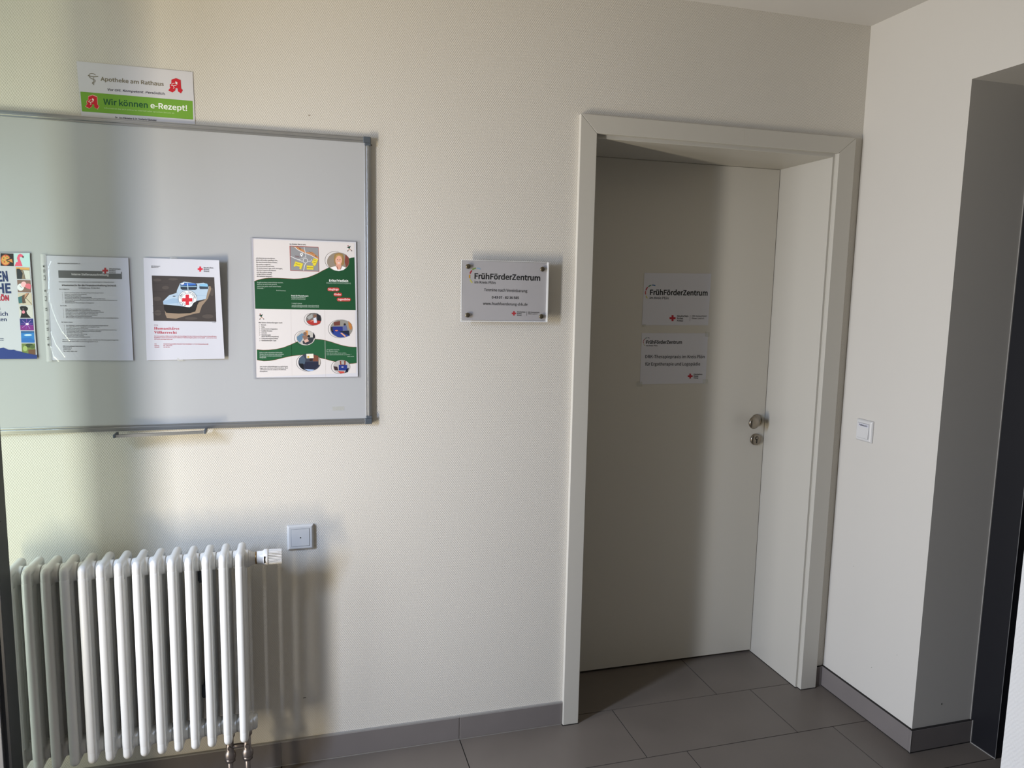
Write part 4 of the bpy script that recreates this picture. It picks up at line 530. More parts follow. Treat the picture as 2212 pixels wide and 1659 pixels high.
['round_photo_0','P',[[155.7,-234.2],[172.1,-223.1],[173.6,-234],[162.1,-241.7]],'9c9c98',5],
['round_photo_0','L',[[166.9,-246.7],[175.9,-242.4]],2.3,'d0987e',7],
['round_photo_1','L',[[171.5,-306.3],[168.5,-311.1],[164.3,-315.3],[159,-318.5],[153,-320.6],[146.6,-321.6],[140.2,-321.3],[134,-319.7],[128.4,-317],[123.8,-313.3],[120.3,-308.8],[118.2,-303.7],[117.6,-298.4],[118.4,-293],[120.7,-288],[124.3,-283.5],[129,-279.8],[134.7,-277.1],[140.9,-275.5],[147.3,-275.2],[153.7,-276.1],[159.6,-278.2],[164.8,-281.4],[168.9,-285.5],[171.7,-290.4]],0.7,'33383a',3],
['round_photo_1','P',[[179.2,-297.6],[178.7,-301.9],[177.2,-306.1],[174.8,-309.9],[171.7,-313.4],[167.8,-316.3],[163.4,-318.5],[158.5,-320.1],[153.4,-320.9],[148.3,-320.8],[143.2,-320],[138.5,-318.5],[134.1,-316.2],[130.4,-313.3],[127.3,-309.9],[125.1,-306.1],[123.8,-302],[123.4,-297.7],[123.9,-293.4],[125.4,-289.3],[127.7,-285.5],[130.9,-282.1],[134.7,-279.2],[139.1,-276.9],[143.9,-275.4],[149,-274.6],[154.1,-274.5],[159.2,-275.3],[164,-276.8],[168.3,-279.1],[172.1,-282],[175.2,-285.4],[177.4,-289.2],[178.8,-293.4]],'b9b4ac',4],
['round_photo_1','P',[[124.9,-294.7],[140.4,-282.9],[147.6,-287.9],[140.1,-304.8],[133.5,-313.2],[126.3,-304.8]],'5f7c94',5],
['round_photo_1','P',[[154.5,-284.5],[154.2,-286.1],[153.5,-287.5],[152.3,-288.6],[150.8,-289.3],[149.2,-289.6],[147.6,-289.4],[146.2,-288.6],[145.1,-287.5],[144.3,-286.1],[144.1,-284.6],[144.4,-283],[145.1,-281.6],[146.3,-280.5],[147.8,-279.8],[149.4,-279.5],[151,-279.7],[152.4,-280.5],[153.5,-281.6],[154.3,-283]],'7a6152',6],
['round_photo_1','P',[[140.3,-291.3],[154.9,-288.7],[158,-299.7],[146.6,-304.8]],'8a6a58',6],
['round_photo_1','P',[[164.8,-292.9],[164.5,-294.2],[163.9,-295.3],[163,-296.2],[161.8,-296.8],[160.5,-297],[159.2,-296.8],[158,-296.2],[157.1,-295.3],[156.5,-294.2],[156.3,-292.9],[156.5,-291.7],[157.2,-290.6],[158.1,-289.7],[159.3,-289.1],[160.6,-288.9],[161.9,-289.1],[163.1,-289.7],[164,-290.6],[164.6,-291.7]],'2b2422',6],
['round_photo_1','P',[[141.6,-308.1],[162.9,-296.3],[177.6,-296.3],[170.9,-311.5],[156.1,-319.1],[143.1,-316.6]],'33363c',5],
['round_photo_1','P',[[145.7,-306.4],[156.4,-299.7],[161.1,-308.1],[149.7,-313.2]],'d0a898',7],
['round_photo_1','P',[[151.1,-275.3],[158.4,-275.3],[158.1,-291.3],[151.6,-291.3]],'c7884e',5],
['round_photo_1','P',[[173.7,-281.1],[179,-291.2],[178.4,-299.7],[172.7,-296.3]],'25222a',5],
['round_photo_2','L',[[285,-279.2],[281.4,-285.1],[276.2,-290.2],[269.8,-294.1],[262.5,-296.7],[254.7,-297.9],[246.8,-297.5],[239.3,-295.6],[232.5,-292.3],[226.8,-287.9],[222.5,-282.4],[219.9,-276.3],[219.1,-269.8],[220.1,-263.3],[222.8,-257.2],[227.2,-251.7],[233,-247.2],[239.8,-243.9],[247.4,-241.9],[255.2,-241.5],[263,-242.6],[270.3,-245.1],[276.6,-249],[281.6,-254],[285.2,-259.8]],0.7,'33383a',3],
['round_photo_2','P',[[293.2,-268.8],[292.6,-274],[290.8,-279],[287.9,-283.7],[284.1,-287.9],[279.4,-291.5],[274,-294.2],[268.1,-296.1],[261.9,-297.1],[255.6,-297.1],[249.4,-296.1],[243.6,-294.3],[238.3,-291.5],[233.7,-288],[229.9,-283.9],[227.2,-279.2],[225.6,-274.3],[225,-269.1],[225.7,-263.9],[227.4,-258.9],[230.3,-254.3],[234.1,-250.1],[238.7,-246.6],[244.1,-243.8],[249.9,-241.9],[256.1,-240.9],[262.4,-240.8],[268.6,-241.7],[274.4,-243.6],[279.8,-246.3],[284.4,-249.8],[288.2,-253.9],[291,-258.6],[292.7,-263.6]],'8c8880',4],
['round_photo_2','P',[[232.5,-262.3],[263.7,-262.1],[263.6,-277.4],[233.7,-277.5]],'252f78',5],
['round_photo_2','P',[[227.1,-277.6],[281.9,-275.3],[283.5,-291],[268.4,-296.5],[248.4,-295.4],[233.6,-286]],'2a3f88',5],
['round_photo_2','P',[[265.4,-258.7],[273.7,-257],[278.6,-274.8],[263.6,-274.9]],'5c6690',6],
['round_photo_2','P',[[272.9,-255.6],[272.7,-256.7],[272.3,-257.6],[271.5,-258.4],[270.6,-258.8],[269.6,-259],[268.5,-258.9],[267.6,-258.4],[266.9,-257.6],[266.4,-256.7],[266.3,-255.6],[266.4,-254.6],[266.9,-253.6],[267.7,-252.9],[268.6,-252.4],[269.6,-252.2],[270.6,-252.4],[271.6,-252.9],[272.3,-253.6],[272.8,-254.5]],'2b2422',7],
['round_photo_2','P',[[280.5,-245],[290.5,-255.2],[292.4,-267.1],[287.8,-273.9],[282,-263.7]],'b5763c',5],
['round_photo_2','P',[[235.7,-248.7],[255.6,-245.2],[255.4,-258.8],[237.2,-259.7]],'6a3c34',5],
['round_photo_2','P',[[227.2,-264],[233.9,-262.3],[235.3,-282.6],[227.1,-274.2]],'2e2c30',5],
['round_photo_2','P',[[256,-282.6],[261,-281.7],[273.4,-291.9],[270.1,-295.3]],'d9a07e',7],
['round_photo_2','P',[[249.1,-274.9],[248.9,-275.6],[248.2,-276.1],[247.2,-276.6],[245.9,-276.9],[244.5,-277],[243,-276.9],[241.7,-276.6],[240.7,-276.2],[240.1,-275.6],[239.8,-275],[240.1,-274.3],[240.7,-273.8],[241.8,-273.3],[243.1,-273],[244.5,-272.9],[245.9,-273],[247.2,-273.3],[248.2,-273.7],[248.9,-274.3]],'d9805e',7],
['round_photo_2','P',[[251.9,-276.6],[282.8,-274.8],[284.3,-291],[265.2,-282.5]],'1c2238',6],
['round_photo_3','L',[[187,-384.2],[183.4,-389.9],[178.3,-394.8],[172,-398.6],[164.8,-401],[157.1,-402.1],[149.4,-401.6],[142,-399.7],[135.3,-396.4],[129.8,-392],[125.6,-386.6],[123.1,-380.6],[122.3,-374.2],[123.3,-367.9],[126,-362],[130.3,-356.7],[136,-352.3],[142.8,-349.2],[150.2,-347.4],[157.9,-347.1],[165.6,-348.2],[172.7,-350.8],[178.9,-354.6],[183.8,-359.6],[187.3,-365.3]],0.7,'33383a',3],
['round_photo_3','P',[[195.1,-374.1],[194.5,-379.2],[192.7,-384.1],[189.9,-388.7],[186.1,-392.7],[181.4,-396.1],[176.1,-398.7],[170.3,-400.5],[164.2,-401.4],[158,-401.3],[151.9,-400.3],[146.2,-398.4],[141,-395.7],[136.5,-392.2],[132.9,-388.1],[130.2,-383.5],[128.6,-378.7],[128.1,-373.6],[128.8,-368.6],[130.5,-363.7],[133.3,-359.2],[137.1,-355.2],[141.7,-351.8],[147,-349.2],[152.7,-347.4],[158.8,-346.5],[165,-346.5],[171,-347.5],[176.8,-349.3],[182,-352],[186.6,-355.5],[190.2,-359.6],[193,-364.1],[194.6,-369.1]],'3a3f4c',4],
['round_photo_3','P',[[152.4,-347.8],[173.6,-347.1],[174.3,-360.7],[153,-361.4]],'e0dccb',5],
['round_photo_3','P',[[173.6,-350.5],[188.3,-354],[188.1,-371],[171.7,-370.9]],'744634',5],
['round_photo_3','P',[[130.3,-360.4],[144.2,-353.7],[150.5,-365.6],[147,-379.2],[132.4,-379.1]],'4a5a6a',6],
['round_photo_3','P',[[139,-372.3],[188.1,-372.7],[187.9,-386.4],[177.9,-394.8],[148.4,-394.5],[142.1,-385.9]],'23273a',6],
['round_photo_3','P',[[146.8,-394.5],[176.2,-396.9],[169.6,-401.2],[156.5,-400.6]],'9fb4d6',6],
['round_photo_3','P',[[189.1,-357.4],[194.7,-369.4],[192.9,-383],[188.8,-381.3]],'b8ac9c',5],
['round_photo_3','P',[[170.6,-365.8],[170.3,-367.1],[169.7,-368.4],[168.7,-369.3],[167.4,-370],[166,-370.2],[164.5,-369.9],[163.3,-369.3],[162.3,-368.3],[161.6,-367.1],[161.4,-365.7],[161.7,-364.4],[162.3,-363.1],[163.4,-362.2],[164.7,-361.5],[166.1,-361.3],[167.5,-361.6],[168.8,-362.2],[169.8,-363.2],[170.4,-364.4]],'33241f',7],
['round_photo_3','P',[[161.2,-357.2],[161.1,-358.4],[160.6,-359.4],[159.8,-360.2],[158.9,-360.8],[157.9,-360.9],[156.9,-360.7],[156,-360.2],[155.3,-359.4],[154.9,-358.3],[154.7,-357.2],[154.9,-356],[155.4,-355],[156.1,-354.2],[157,-353.6],[158,-353.5],[159,-353.7],[159.9,-354.2],[160.6,-355],[161.1,-356.1]],'c9a850',6],
['round_photo_3','P',[[130,-377.4],[142.2,-377.5],[144.3,-397.9],[133.9,-389.3]],'15161c',7],
['round_photo_4','L',[[277.3,-397],[274.6,-401.4],[270.6,-405.2],[265.7,-408.1],[260.1,-410],[254.1,-410.8],[248.1,-410.4],[242.3,-408.9],[237.1,-406.4],[232.8,-402.9],[229.5,-398.7],[227.5,-394.1],[226.9,-389.2],[227.6,-384.3],[229.7,-379.6],[233.1,-375.5],[237.5,-372.2],[242.7,-369.7],[248.5,-368.4],[254.6,-368.1],[260.5,-369],[266.1,-371],[270.9,-374],[274.8,-377.9],[277.5,-382.3]],0.7,'33383a',3],
['round_photo_4','P',[[285,-389],[284.6,-393],[283.2,-396.8],[281,-400.3],[278.1,-403.4],[274.5,-406],[270.3,-408.1],[265.8,-409.4],[261.1,-410.1],[256.3,-410],[251.5,-409.3],[247.1,-407.8],[243,-405.7],[239.5,-403],[236.6,-399.8],[234.5,-396.2],[233.2,-392.4],[232.8,-388.5],[233.3,-384.6],[234.7,-380.8],[236.8,-377.3],[239.8,-374.2],[243.3,-371.6],[247.4,-369.6],[251.9,-368.2],[256.7,-367.5],[261.5,-367.5],[266.2,-368.3],[270.7,-369.8],[274.8,-371.9],[278.3,-374.5],[281.2,-377.7],[283.3,-381.3],[284.6,-385.1]],'b2adaa',4],
['round_photo_4','P',[[250.1,-382.7],[276,-383.4],[276.2,-401],[249.9,-400.4]],'24357c',5],
['round_photo_4','P',[[253.5,-369.8],[271.9,-369.9],[271,-383.4],[254.2,-382.2]],'7a4030',5],
['round_photo_4','P',[[257.7,-370.7],[266.9,-370.8],[266.8,-382],[258.4,-381]],'a5a19c',6],
['round_photo_4','P',[[233.9,-386.8],[245.8,-388.6],[249,-400.7],[237.4,-399.7]],'3a2a2c',5],
['round_photo_4','P',[[246.5,-402.4],[266.6,-403.5],[267.4,-408.7],[254,-409.8]],'c0483c',6],
['round_photo_4','P',[[275.9,-394.1],[281.8,-392.5],[277.5,-406.2],[267.4,-408.7]],'1f2438',5],
['round_photo_4','P',[[265.4,-389.7],[265.2,-390.1],[264.7,-390.5],[263.9,-390.8],[262.8,-391],[261.7,-391],[260.5,-391],[259.5,-390.8],[258.7,-390.4],[258.2,-390.1],[258,-389.6],[258.2,-389.2],[258.7,-388.8],[259.5,-388.5],[260.6,-388.3],[261.7,-388.3],[262.8,-388.4],[263.9,-388.6],[264.7,-388.9],[265.2,-389.3]],'d8c8c0',7]]},
'sign':{"o":[0.2221,-0.026,1.6681],"c":[[0,0],[292.1,-2.1],[292.3,-195.5],[2.1,-192.3]],"e":[
['coloured_arc','L',[[34.1,-29.3],[39.9,-25.9],[45.7,-24.2]],4.4,'7d9c4a',2],
['coloured_arc','L',[[26.8,-42],[29.2,-36.3],[32.5,-32.2]],4.4,'a8303c',2],
['coloured_arc','L',[[25.8,-57.3],[25.1,-51.7],[25.4,-45.6]],4.4,'c9983c',2],
['coloured_arc','L',[[27,-61],[30.4,-66.9],[34.7,-70.8]],4.4,'c9c46a',2],
['coloured_arc','L',[[48.7,-24.3],[54.9,-24.6],[60.8,-26.4]],4.3,'8fb0c8',2],
['lettering','T','FrühFörderZentrum',41.7,-58.1,265.4,-59.3,17.4,'141414',1.5,0,2],
['lettering','T','im Kreis Plön',41.9,-73.1,112.1,-73.8,8.4,'2b2b2b',0.35,0,2],
['lettering','T','Termine nach Vereinbarung',74.1,-97.6,221.4,-98.6,9.1,'2b2b2b',0.35,0,2],
['lettering','T','0 43 07 - 82 36 585',100.5,-120.9,193.1,-121.5,8.1,'141414',1.1,0,2],
['lettering','T','www.fruehfoerderung-drk.de',70.9,-141.6,223.1,-142.9,8.5,'2b2b2b',0.35,0,2],
['red_cross_0','P',[[174.2,-161.4],[179.3,-161.4],[179.4,-166.2],[184.5,-166.2],[184.6,-171],[179.5,-171.1],[179.6,-175.9],[174.5,-176],[174.4,-171.1],[169.4,-171.2],[169.3,-166.3],[174.3,-166.3]],'b5202c',2],
['lettering','T','Deutsches',187.9,-165.6,216.6,-165.8,4,'141414',0.8,0,2],
['lettering','T','Rotes',188,-171,203.7,-171.4,3.9,'141414',0.8,0,2],
['lettering','T','Kreuz',188.2,-176.5,203.5,-176.9,4,'141414',0.8,0,2],
['divider_line','L',[[221.1,-161.6],[220.9,-175.9]],0.8,'3a3a3a',2],
['lettering_2','T','DRK-Kreisverband',225.6,-166.2,265.1,-166.5,3.7,'333333',0.2,0,2],
['lettering_2','T','Plöner Land e.V.',225.7,-171.3,259.7,-171.5,3.6,'333333',0.2,0,2]]},
'dp1':{"o":[1.0307,0.3145,1.6533],"c":[[0,0],[297.5,4.5],[295,-204.8],[-1.7,-206.5]],"e":[
['coloured_arc','L',[[19.6,-54.2],[25.3,-49.8],[32.1,-47.3]],4.3,'4f7a5c',2],
['coloured_arc','L',[[9.3,-68.2],[12.1,-61.2],[16.8,-56.2]],4.3,'9c1c2c',2],
['coloured_arc','L',[[9,-84.7],[8,-77.8],[8.4,-71.5]],4.3,'c05c58',2],
['coloured_arc','L',[[10.7,-89],[13.7,-95],[17.5,-99.4]],4.3,'c0b866',2],
['coloured_arc','L',[[35.5,-46.8],[43.4,-47.1],[49.9,-49.3]],4.2,'2c5c8c',2],
['lettering','T','FrühFörderZentrum',27.7,-85.7,285.5,-83.8,20.1,'141414',1.5,0,2],
['lettering','T','im Kreis Plön',27.3,-102.3,110.6,-102.2,9.6,'2b2b2b',0.35,0,2],
['red_cross_0','P',[[127.1,-165.3],[136,-165.2],[136.4,-173.3],[145.4,-173.2],[145.8,-181.3],[136.8,-181.3],[137.3,-189.4],[128.3,-189.5],[127.9,-181.4],[118.9,-181.5],[118.5,-173.4],[127.5,-173.3]],'a81828',2],
['lettering','T','Deutsches',151.9,-171.8,203,-171.7,6.8,'141414',0.9,0,2],
['lettering','T','Rotes',152.4,-181,179.7,-181.2,6.7,'141414',0.9,0,2],
['lettering','T','Kreuz',152.9,-190.3,179.8,-190.5,6.7,'141414',0.9,0,2],
['divider_line','L',[[210.9,-164],[211,-189.9]],1.2,'444444',2],
['lettering_2','T','DRK-Kreisverband',218.3,-170.7,285.3,-170.4,5.8,'333333',0.2,0,2],
['lettering_2','T','Plöner Land e.V.',218.8,-179.8,276.3,-179.7,5.7,'333333',0.2,0,2]]},
'dp2':{"o":[1.0304,0.3145,1.4155],"c":[[0,0],[297.2,-0.1],[297.5,-206.9],[0.1,-206]],"e":[
['coloured_arc','L',[[16.6,-22.5],[19.6,-20],[23.7,-18.4]],2.2,'4f7a5c',2],
['coloured_arc','L',[[8.5,-31.2],[10.7,-26.8],[14.2,-23.5]],2.2,'9c1c2c',2],
['coloured_arc','L',[[9.3,-40.9],[8.4,-36.7],[8.6,-33.2]],2.2,'c05c58',2],
['coloured_arc','L',[[10.6,-44.3],[12.2,-47.3],[14.2,-50]],2.2,'c0b866',2],
['coloured_arc','L',[[25.9,-18.1],[30.6,-18.8],[34.3,-20.4]],2.2,'333c4c',2],
['lettering','T','FrühFörderZentrum',20.3,-42.6,180.2,-43.1,13.1,'141414',1.5,0,2],
['lettering','T','im Kreis Plön',20.2,-52.7,71,-53.1,5.7,'2b2b2b',0.35,0,2],
['lettering','T','DRK-Therapiepraxis im Kreis Plön',19.2,-100.5,286.4,-102.3,12.5,'222222',0.4,0,2],
['lettering','T','für Ergotherapie und Logopädie',20,-130.3,267.7,-132.2,12.5,'222222',0.4,0,2],
['red_cross_0','P',[[220.6,-165.8],[228.1,-165.9],[228.4,-172.6],[235.8,-172.7],[236.2,-179.4],[228.8,-179.3],[229.2,-186],[221.7,-185.9],[221.4,-179.2],[214,-179.1],[213.6,-172.4],[221,-172.5]],'a81828',2],
['lettering','T','Deutsches',240.6,-171,280.7,-171.7,5.2,'141414',0.8,0,2],
['lettering','T','Rotes',241,-178.5,262.2,-179,5.2,'141414',0.8,0,2],
['lettering','T','Kreuz',241.4,-186,262.2,-186.4,5.2,'141414',0.8,0,2]]}}
# ------------------------------------------------------------------ the room shell
XC, HC, XL, YB = 1.7461, 2.5595, -1.97, -3.35
def struct(o, label, cat): return tag(o, label, cat, 'structure')
struct(boxes('wall_front', [(XL - .1, .664, 0, .40, 0, HC), (1.650, XC, 0, .40, 0, HC), (.664, 1.650, 0, .40, 2.118, HC)], M['wallpaper']),
       'long cream wall with woven wallpaper carrying the whiteboard, radiator and white door', 'wall')
bm = bmesh.new(); box(bm, XC, 2.4, -.4617, .40, 0, HC); box(bm, XC, 2.4, YB, -.4617, 2.2564, HC)
for f in bm.faces: f.normal_update()
struct(bmobj('wall_right', bm, M['paint']), 'smooth cream wall right of the door with the light switch and the dark opening', 'wall')
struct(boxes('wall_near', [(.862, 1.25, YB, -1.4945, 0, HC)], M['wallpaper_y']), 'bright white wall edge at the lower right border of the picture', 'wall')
struct(boxes('wall_left', [(XL - .1, XL, YB, -1.43, 0, HC), (XL - .1, XL, -1.17, -1.0, 0, HC), (XL - .1, XL, -.32, 0, 0, HC), (XL - .1, XL, -1.43, -1.17, 2.32, HC), (XL - .1, XL, -1.0, -.32, 2.32, HC)], M['paint']), 'white wall at the far left with the narrow window, outside the picture', 'wall')
struct(boxes('wall_back', [(XL - .1, 2.4, YB - .1, YB, 0, HC)], M['paint']), 'white wall behind the camera', 'wall')
struct(boxes('recess_backing', [(.3, XC, .43, .47, 0, 2.3)], M['paint']), 'added unseen slab closing the recess behind the closed white door', 'wall')  # added backing, keeps the world background out of the gap under the leaf
struct(boxes('wall_outer_right', [(2.3, 2.4, YB, -.4617, 0, 2.2564)], M['paint']), 'wall of the recess behind the black door on the right', 'wall')
struct(boxes('ceiling', [(XL - .1, 2.4, YB - .1, .40, HC, HC + .1)], M['ceiling']), 'plain pale ceiling at the upper right', 'ceiling')
# window: slim frame round the opening the light comes through
bm = bmesh.new()
for b in [(-2.06, -2.02, -1.43, -1.415, 0, 2.32), (-2.06, -2.02, -1.185, -1.17, 0, 2.32), (-2.06, -2.02, -1.43, -1.17, 2.305, 2.32)]: box(bm, *b)
win = thing('window_1', 'narrow tall side window in the left wall, outside the picture', 'window', (XL, -1.3, 0), 'structure')
o = bmobj('window_frame', bm, M['anthracite'], win, (-XL, 1.3, 0))

# floor: 600 x 300 mm tiles, each row shifted 150 mm, dark joints
bm = bmesh.new()
J, X0, Y0 = .0036, XL - .1, YB - .1
box(bm, X0, 2.4, Y0, .45, -.05, -.0022, 1)
k = -2
while True:
    y1 = .036 - .301 * k; y0 = y1 - .301
    if y1 < Y0: break
    xs = .836 + .15 * k; n = math.floor((X0 - xs) / .6); x = xs + n * .6
    while x < 2.4:
        a, b_ = max(x + J / 2, X0), min(x + .6 - J / 2, 2.4); c, d = max(y0 + J / 2, Y0), min(y1 - J / 2, .45)
        if b_ > a and d > c: box(bm, a, b_, c, d, -.02, 0, 0)
        x += .6
    k += 1
struct(bmobj('floor', bm, [M['tile'], M['grout']]), 'grey stone-look tiled floor with thin dark joints', 'floor')

# skirting tiles
def skirting(name, segs, label):
    bm = bmesh.new(); bm2 = bmesh.new()
    for s in segs: box(bm, *s)
    o = struct(bmobj(name, bm, M['skirt'], bevel=.0008, seg=1), label, 'skirting'); bm2.free(); return o
hs = .0835
xj = [XL, -.9637, -.3637, .2341, .6183]
sk = skirting('baseboard_front', [(a + .0012, b - .0012, -.0095, 0, .004, hs) for a, b in zip(xj, xj[1:])] + [(1.7045, XC - .0105, -.0095, 0, .004, hs)], 'grey tile skirting along the foot of the wallpapered wall')
boxes('grout_joint', [(XL, .6183, -.0085, 0, hs, hs + .0045), (XL, .6183, -.0075, 0, 0, hs), (1.7045, XC, -.0075, 0, 0, hs)], M['silicone'], sk)
sk = skirting('baseboard_right', [(XC - .0095, XC, -.4617, -.0005, .004, hs), (XC - .0095, 2.0035, -.4712, -.4617, .004, hs)], 'grey tile skirting along the right wall and round its corner')
boxes('grout_joint', [(XC - .008, XC, -.4617, 0, 0, .006), (XC - .008, XC, -.4617, 0, hs - .001, hs + .002), (XC - .009, 2.0035, -.4705, -.4617, 0, .006), (XC - .0085, 2.0, -.4705, -.4617, hs, hs + .0018)], M['grout'], sk)
boxes('corner_joint', [(XC - .0102, XC - .0088, -.4719, -.4705, .004, hs + .001)], M['silicone'], sk)

# ------------------------------------------------------------------ white door in its deep lining
door = thing('door_1', 'closed white door deep in its frame with a round knob', 'door', (1.15, .315, 0), 'structure')
def D(name, L, m, parent=door, bevel=0.): return boxes(name, L, m, parent, bevel, (-1.15, -.315, 0))
leaf = D('door_leaf', [(.6885, 1.6215, .315, .355, .010, 2.0858)], M['leaf'], bevel=.0012)
def mitre_frame():
    bm = bmesh.new(); y0, y1 = -.018, .004
    xo, xi, zo, zi, XO, XI = .6183, .6774, 2.1572, 2.0977, 1.7042, 1.6330
    def prism(pts):
        a = [bm.verts.new((x, y0, z)) for x, z in pts]; b = [bm.verts.new((x, y1 if False else 0.0, z)) for x, z in pts]
        bm.faces.new(a); bm.faces.new(b[::-1])
        for i in range(len(a)): bm.faces.new((a[i], b[i], b[(i + 1) % len(a)], a[(i + 1) % len(a)]))
    prism([(xo, .002), (xi, .002), (xi, zi), (xo, zo)])
    prism([(xo + .0004, zo), (xi, zi + .0004), (XI, zi + .0004), (XO - .0004, zo)])
    prism([(XI, .002), (XO, .002), (XO, zo), (XI, zi)])
    return bm
bmobj('door_frame', mitre_frame(), M['lacquer'], door, (-1.15, -.315, 0), bevel=.0016)
D('door_lining', [(.6655, .6866, .0035, .40, .002, 2.117), (1.6236, 1.6487, .0035, .40, .002, 2.117), (.6866, 1.6236, .0035, .40, 2.0865, 2.117)], M['lacquer'], bevel=.001)
D('lining_edge_bead', [(.6655, .6772, 0, .004, .002, 2.11), (1.6333, 1.6487, 0, .004, .002, 2.11), (.6772, 1.6333, 0, .004, 2.098, 2.117)], M['lacquer'])
D('floor_sealant', [(.616, .6775, -.0195, .004, 0, .0022), (1.632, 1.7055, -.0195, .004, 0, .0022), (1.6225, 1.6245, .0035, .315, 0, .0025), (.6862, .688, .0035, .315, 0, .0025)], M['grout'])
# knob with rose
kn = bpy.data.objects.new('door_knob', None); COL.objects.link(kn)
kn.parent = door; kn.location = (1.5795 - 1.15, 0, 1.0465)
bm = bmesh.new(); lathe(bm, [(.0255, 0), (.0262, -.003), (.0255, -.0065), (.0235, -.0085), (.012, -.0095)], 'Y', 40); bmobj('rose', bm, M['steel'], kn)
bm = bmesh.new()
pr = [(.0118, -.006), (.0112, -.018), (.0125, -.028), (.018, -.034), (.0245, -.041), (.0272, -.048), (.0265, -.055), (.0225, -.0615), (.0150, -.0655), (.006, -.067)]
lathe(bm, pr, 'Y', 40)
for v_ in bm.verts: v_.co.x += -.056 * (-v_.co.y / .067)          # the knob leans away from the jamb
bmobj('knob', bm, M['steel'], kn)
ke = bpy.data.objects.new('lock_escutcheon', None); COL.objects.link(ke)
ke.parent = door; ke.location = (1.5806 - 1.15, 0, .9637)
bm = bmesh.new(); lathe(bm, [(.0245, 0), (.025, -.003), (.0245, -.007), (.0225, -.009), (.010, -.0095)], 'Y', 40); bmobj('cover_disc', bm, M['steel'], ke)
bm = bmesh.new(); lathe(bm, [(.0078, -.009), (.0078, -.0103)], 'Y', 24, (.0010, 0, .0062)); box(bm, -.0002, .0042, -.0103, -.009, -.0155, .004); bmobj('key_slot', bm, M['dark_steel'], ke)
bm = bmesh.new(); lathe(bm, [(.0052, -.0095), (.0048, -.0122), (.002, -.0126)], 'Y', 20, (.0008, 0, .0066)); bmobj('cylinder_core', bm, M['steel'], ke)
# faint cracks in the head of the frame
D('paint_crack', [(1.2330, 1.2334, -.0183, -.0178, 2.112, 2.155), (1.222, 1.2285, -.0183, -.0178, 2.1475, 2.1482)], M['jamb'])

# ------------------------------------------------------------------ black door in the opening on the right
d2 = thing('door_2', 'black steel door frame standing in the dark opening on the right', 'door', (2.005, -.98, 0), 'structure')
def D2(name, L, m, bevel=0.): return boxes(name, L, m, d2, bevel, (-2.005, .98, 0))
D2('door_frame', [(2.005, 2.06, -.569, -.4617, .0, 2.2564), (2.005, 2.06, -1.49, -1.385, 0, 2.2564)], M['frameblack'])
D2('door_leaf', [(2.048, 2.09, -1.385, -.569, .008, 2.2564)], M['frameblack'])
D2('edge_trim', [(2.0035, 2.0052, -.5702, -.5685, 0, 2.2564)], M['alu'])
D2('sealant_bead', [(2.0015, 2.006, -.4645, -.4617, hs, 2.2564), (2.0015, 2.006, -.4735, -.4712, 0, hs + .002), (2.002, 2.0055, -.569, -.4712, 0, .0025)], M['silicone'])

# ------------------------------------------------------------------ glazed entrance leaf at the left border
d3 = thing('door_3', 'dark edge of an open glazed door leaf at the left picture border', 'door', (-1.45, -.29, 0), 'structure')
def D3(name, L, m, bevel=0.): return boxes(name, L, m, d3, bevel, (1.45, .29, 0))
ZT = 2.5
D3('leaf_frame', [(-1.103, -1.0225, -.323, -.256, .012, ZT), (-1.90, -1.80, -.323, -.256, .012, ZT), (-1.80, -1.103, -.323, -.256, .012, .14), (-1.80, -1.103, -.323, -.256, ZT - .1, ZT)], M['anthracite'], bevel=.0015)
D3('rubber_gasket', [(-1.023, -1.020, -.3215, -.256, .012, ZT), (-1.026, -1.020, -.329, -.322, .012, ZT)], M['black'])
D3('edge_profile', [(-1.103, -1.036, -.3365, -.322, .012, ZT)], M['alu'], bevel=.0015)
D3('light_strip', [(-1.0655, -1.0635, -.3375, -.335, .012, ZT)], M['switch'])
D3('glass_pane', [(-1.80, -1.103, -.293, -.287, .14, ZT - .1)], M['glass'])
D3('latch_plate', [(-1.0215, -1.0185, -.315, -.295, .93, .97), (-1.0215, -1.0185, -.315, -.295, 1.27, 1.30)], M['dark_steel'])

# ------------------------------------------------------------------ whiteboard
wb = thing('whiteboard', 'large white magnetic board with aluminium frame on the cream wall', 'whiteboard', (-.965, 0, 1.5868))
BX0, BX1, BZ0, BZ1 = -1.866, -.0650, 1.1408, 2.0328
def B(name, L, m, bevel=0.): return boxes(name, L, m, wb, bevel, (.965, 0, -1.5868))
B('board_surface', [(BX0 + .012, BX1 - .012, -.0105, -.0035, BZ0 + .012, BZ1 - .012)], M['board'])
def rail(name, pts_axis, a, b, c, sgn):
    # stepped rail: outer flange, raised ridge, inner lip
    L = []
    for (o0, o1, y) in ((0, .0065, -.0125), (.0055, .0122, -.0165), (.012, .0185, -.0128)):
        lo, hi = (c + sgn * o0, c + sgn * o1); lo, hi = min(lo, hi), max(lo, hi)
        L.append((a, b, y, -.003, lo, hi) if pts_axis == 'x' else (lo, hi, y, -.003, a, b))
    return B(name, L, M['alu'], bevel=.0008)
rail('top_rail', 'x', BX0 + .02, BX1 - .02, BZ1, -1); rail('bottom_rail', 'x', BX0 + .02, BX1 - .02, BZ0, 1)
rail('right_rail', 'z', BZ0 + .02, BZ1 - .02, BX1, -1); rail('left_rail', 'z', BZ0 + .02, BZ1 - .02, BX0, 1)
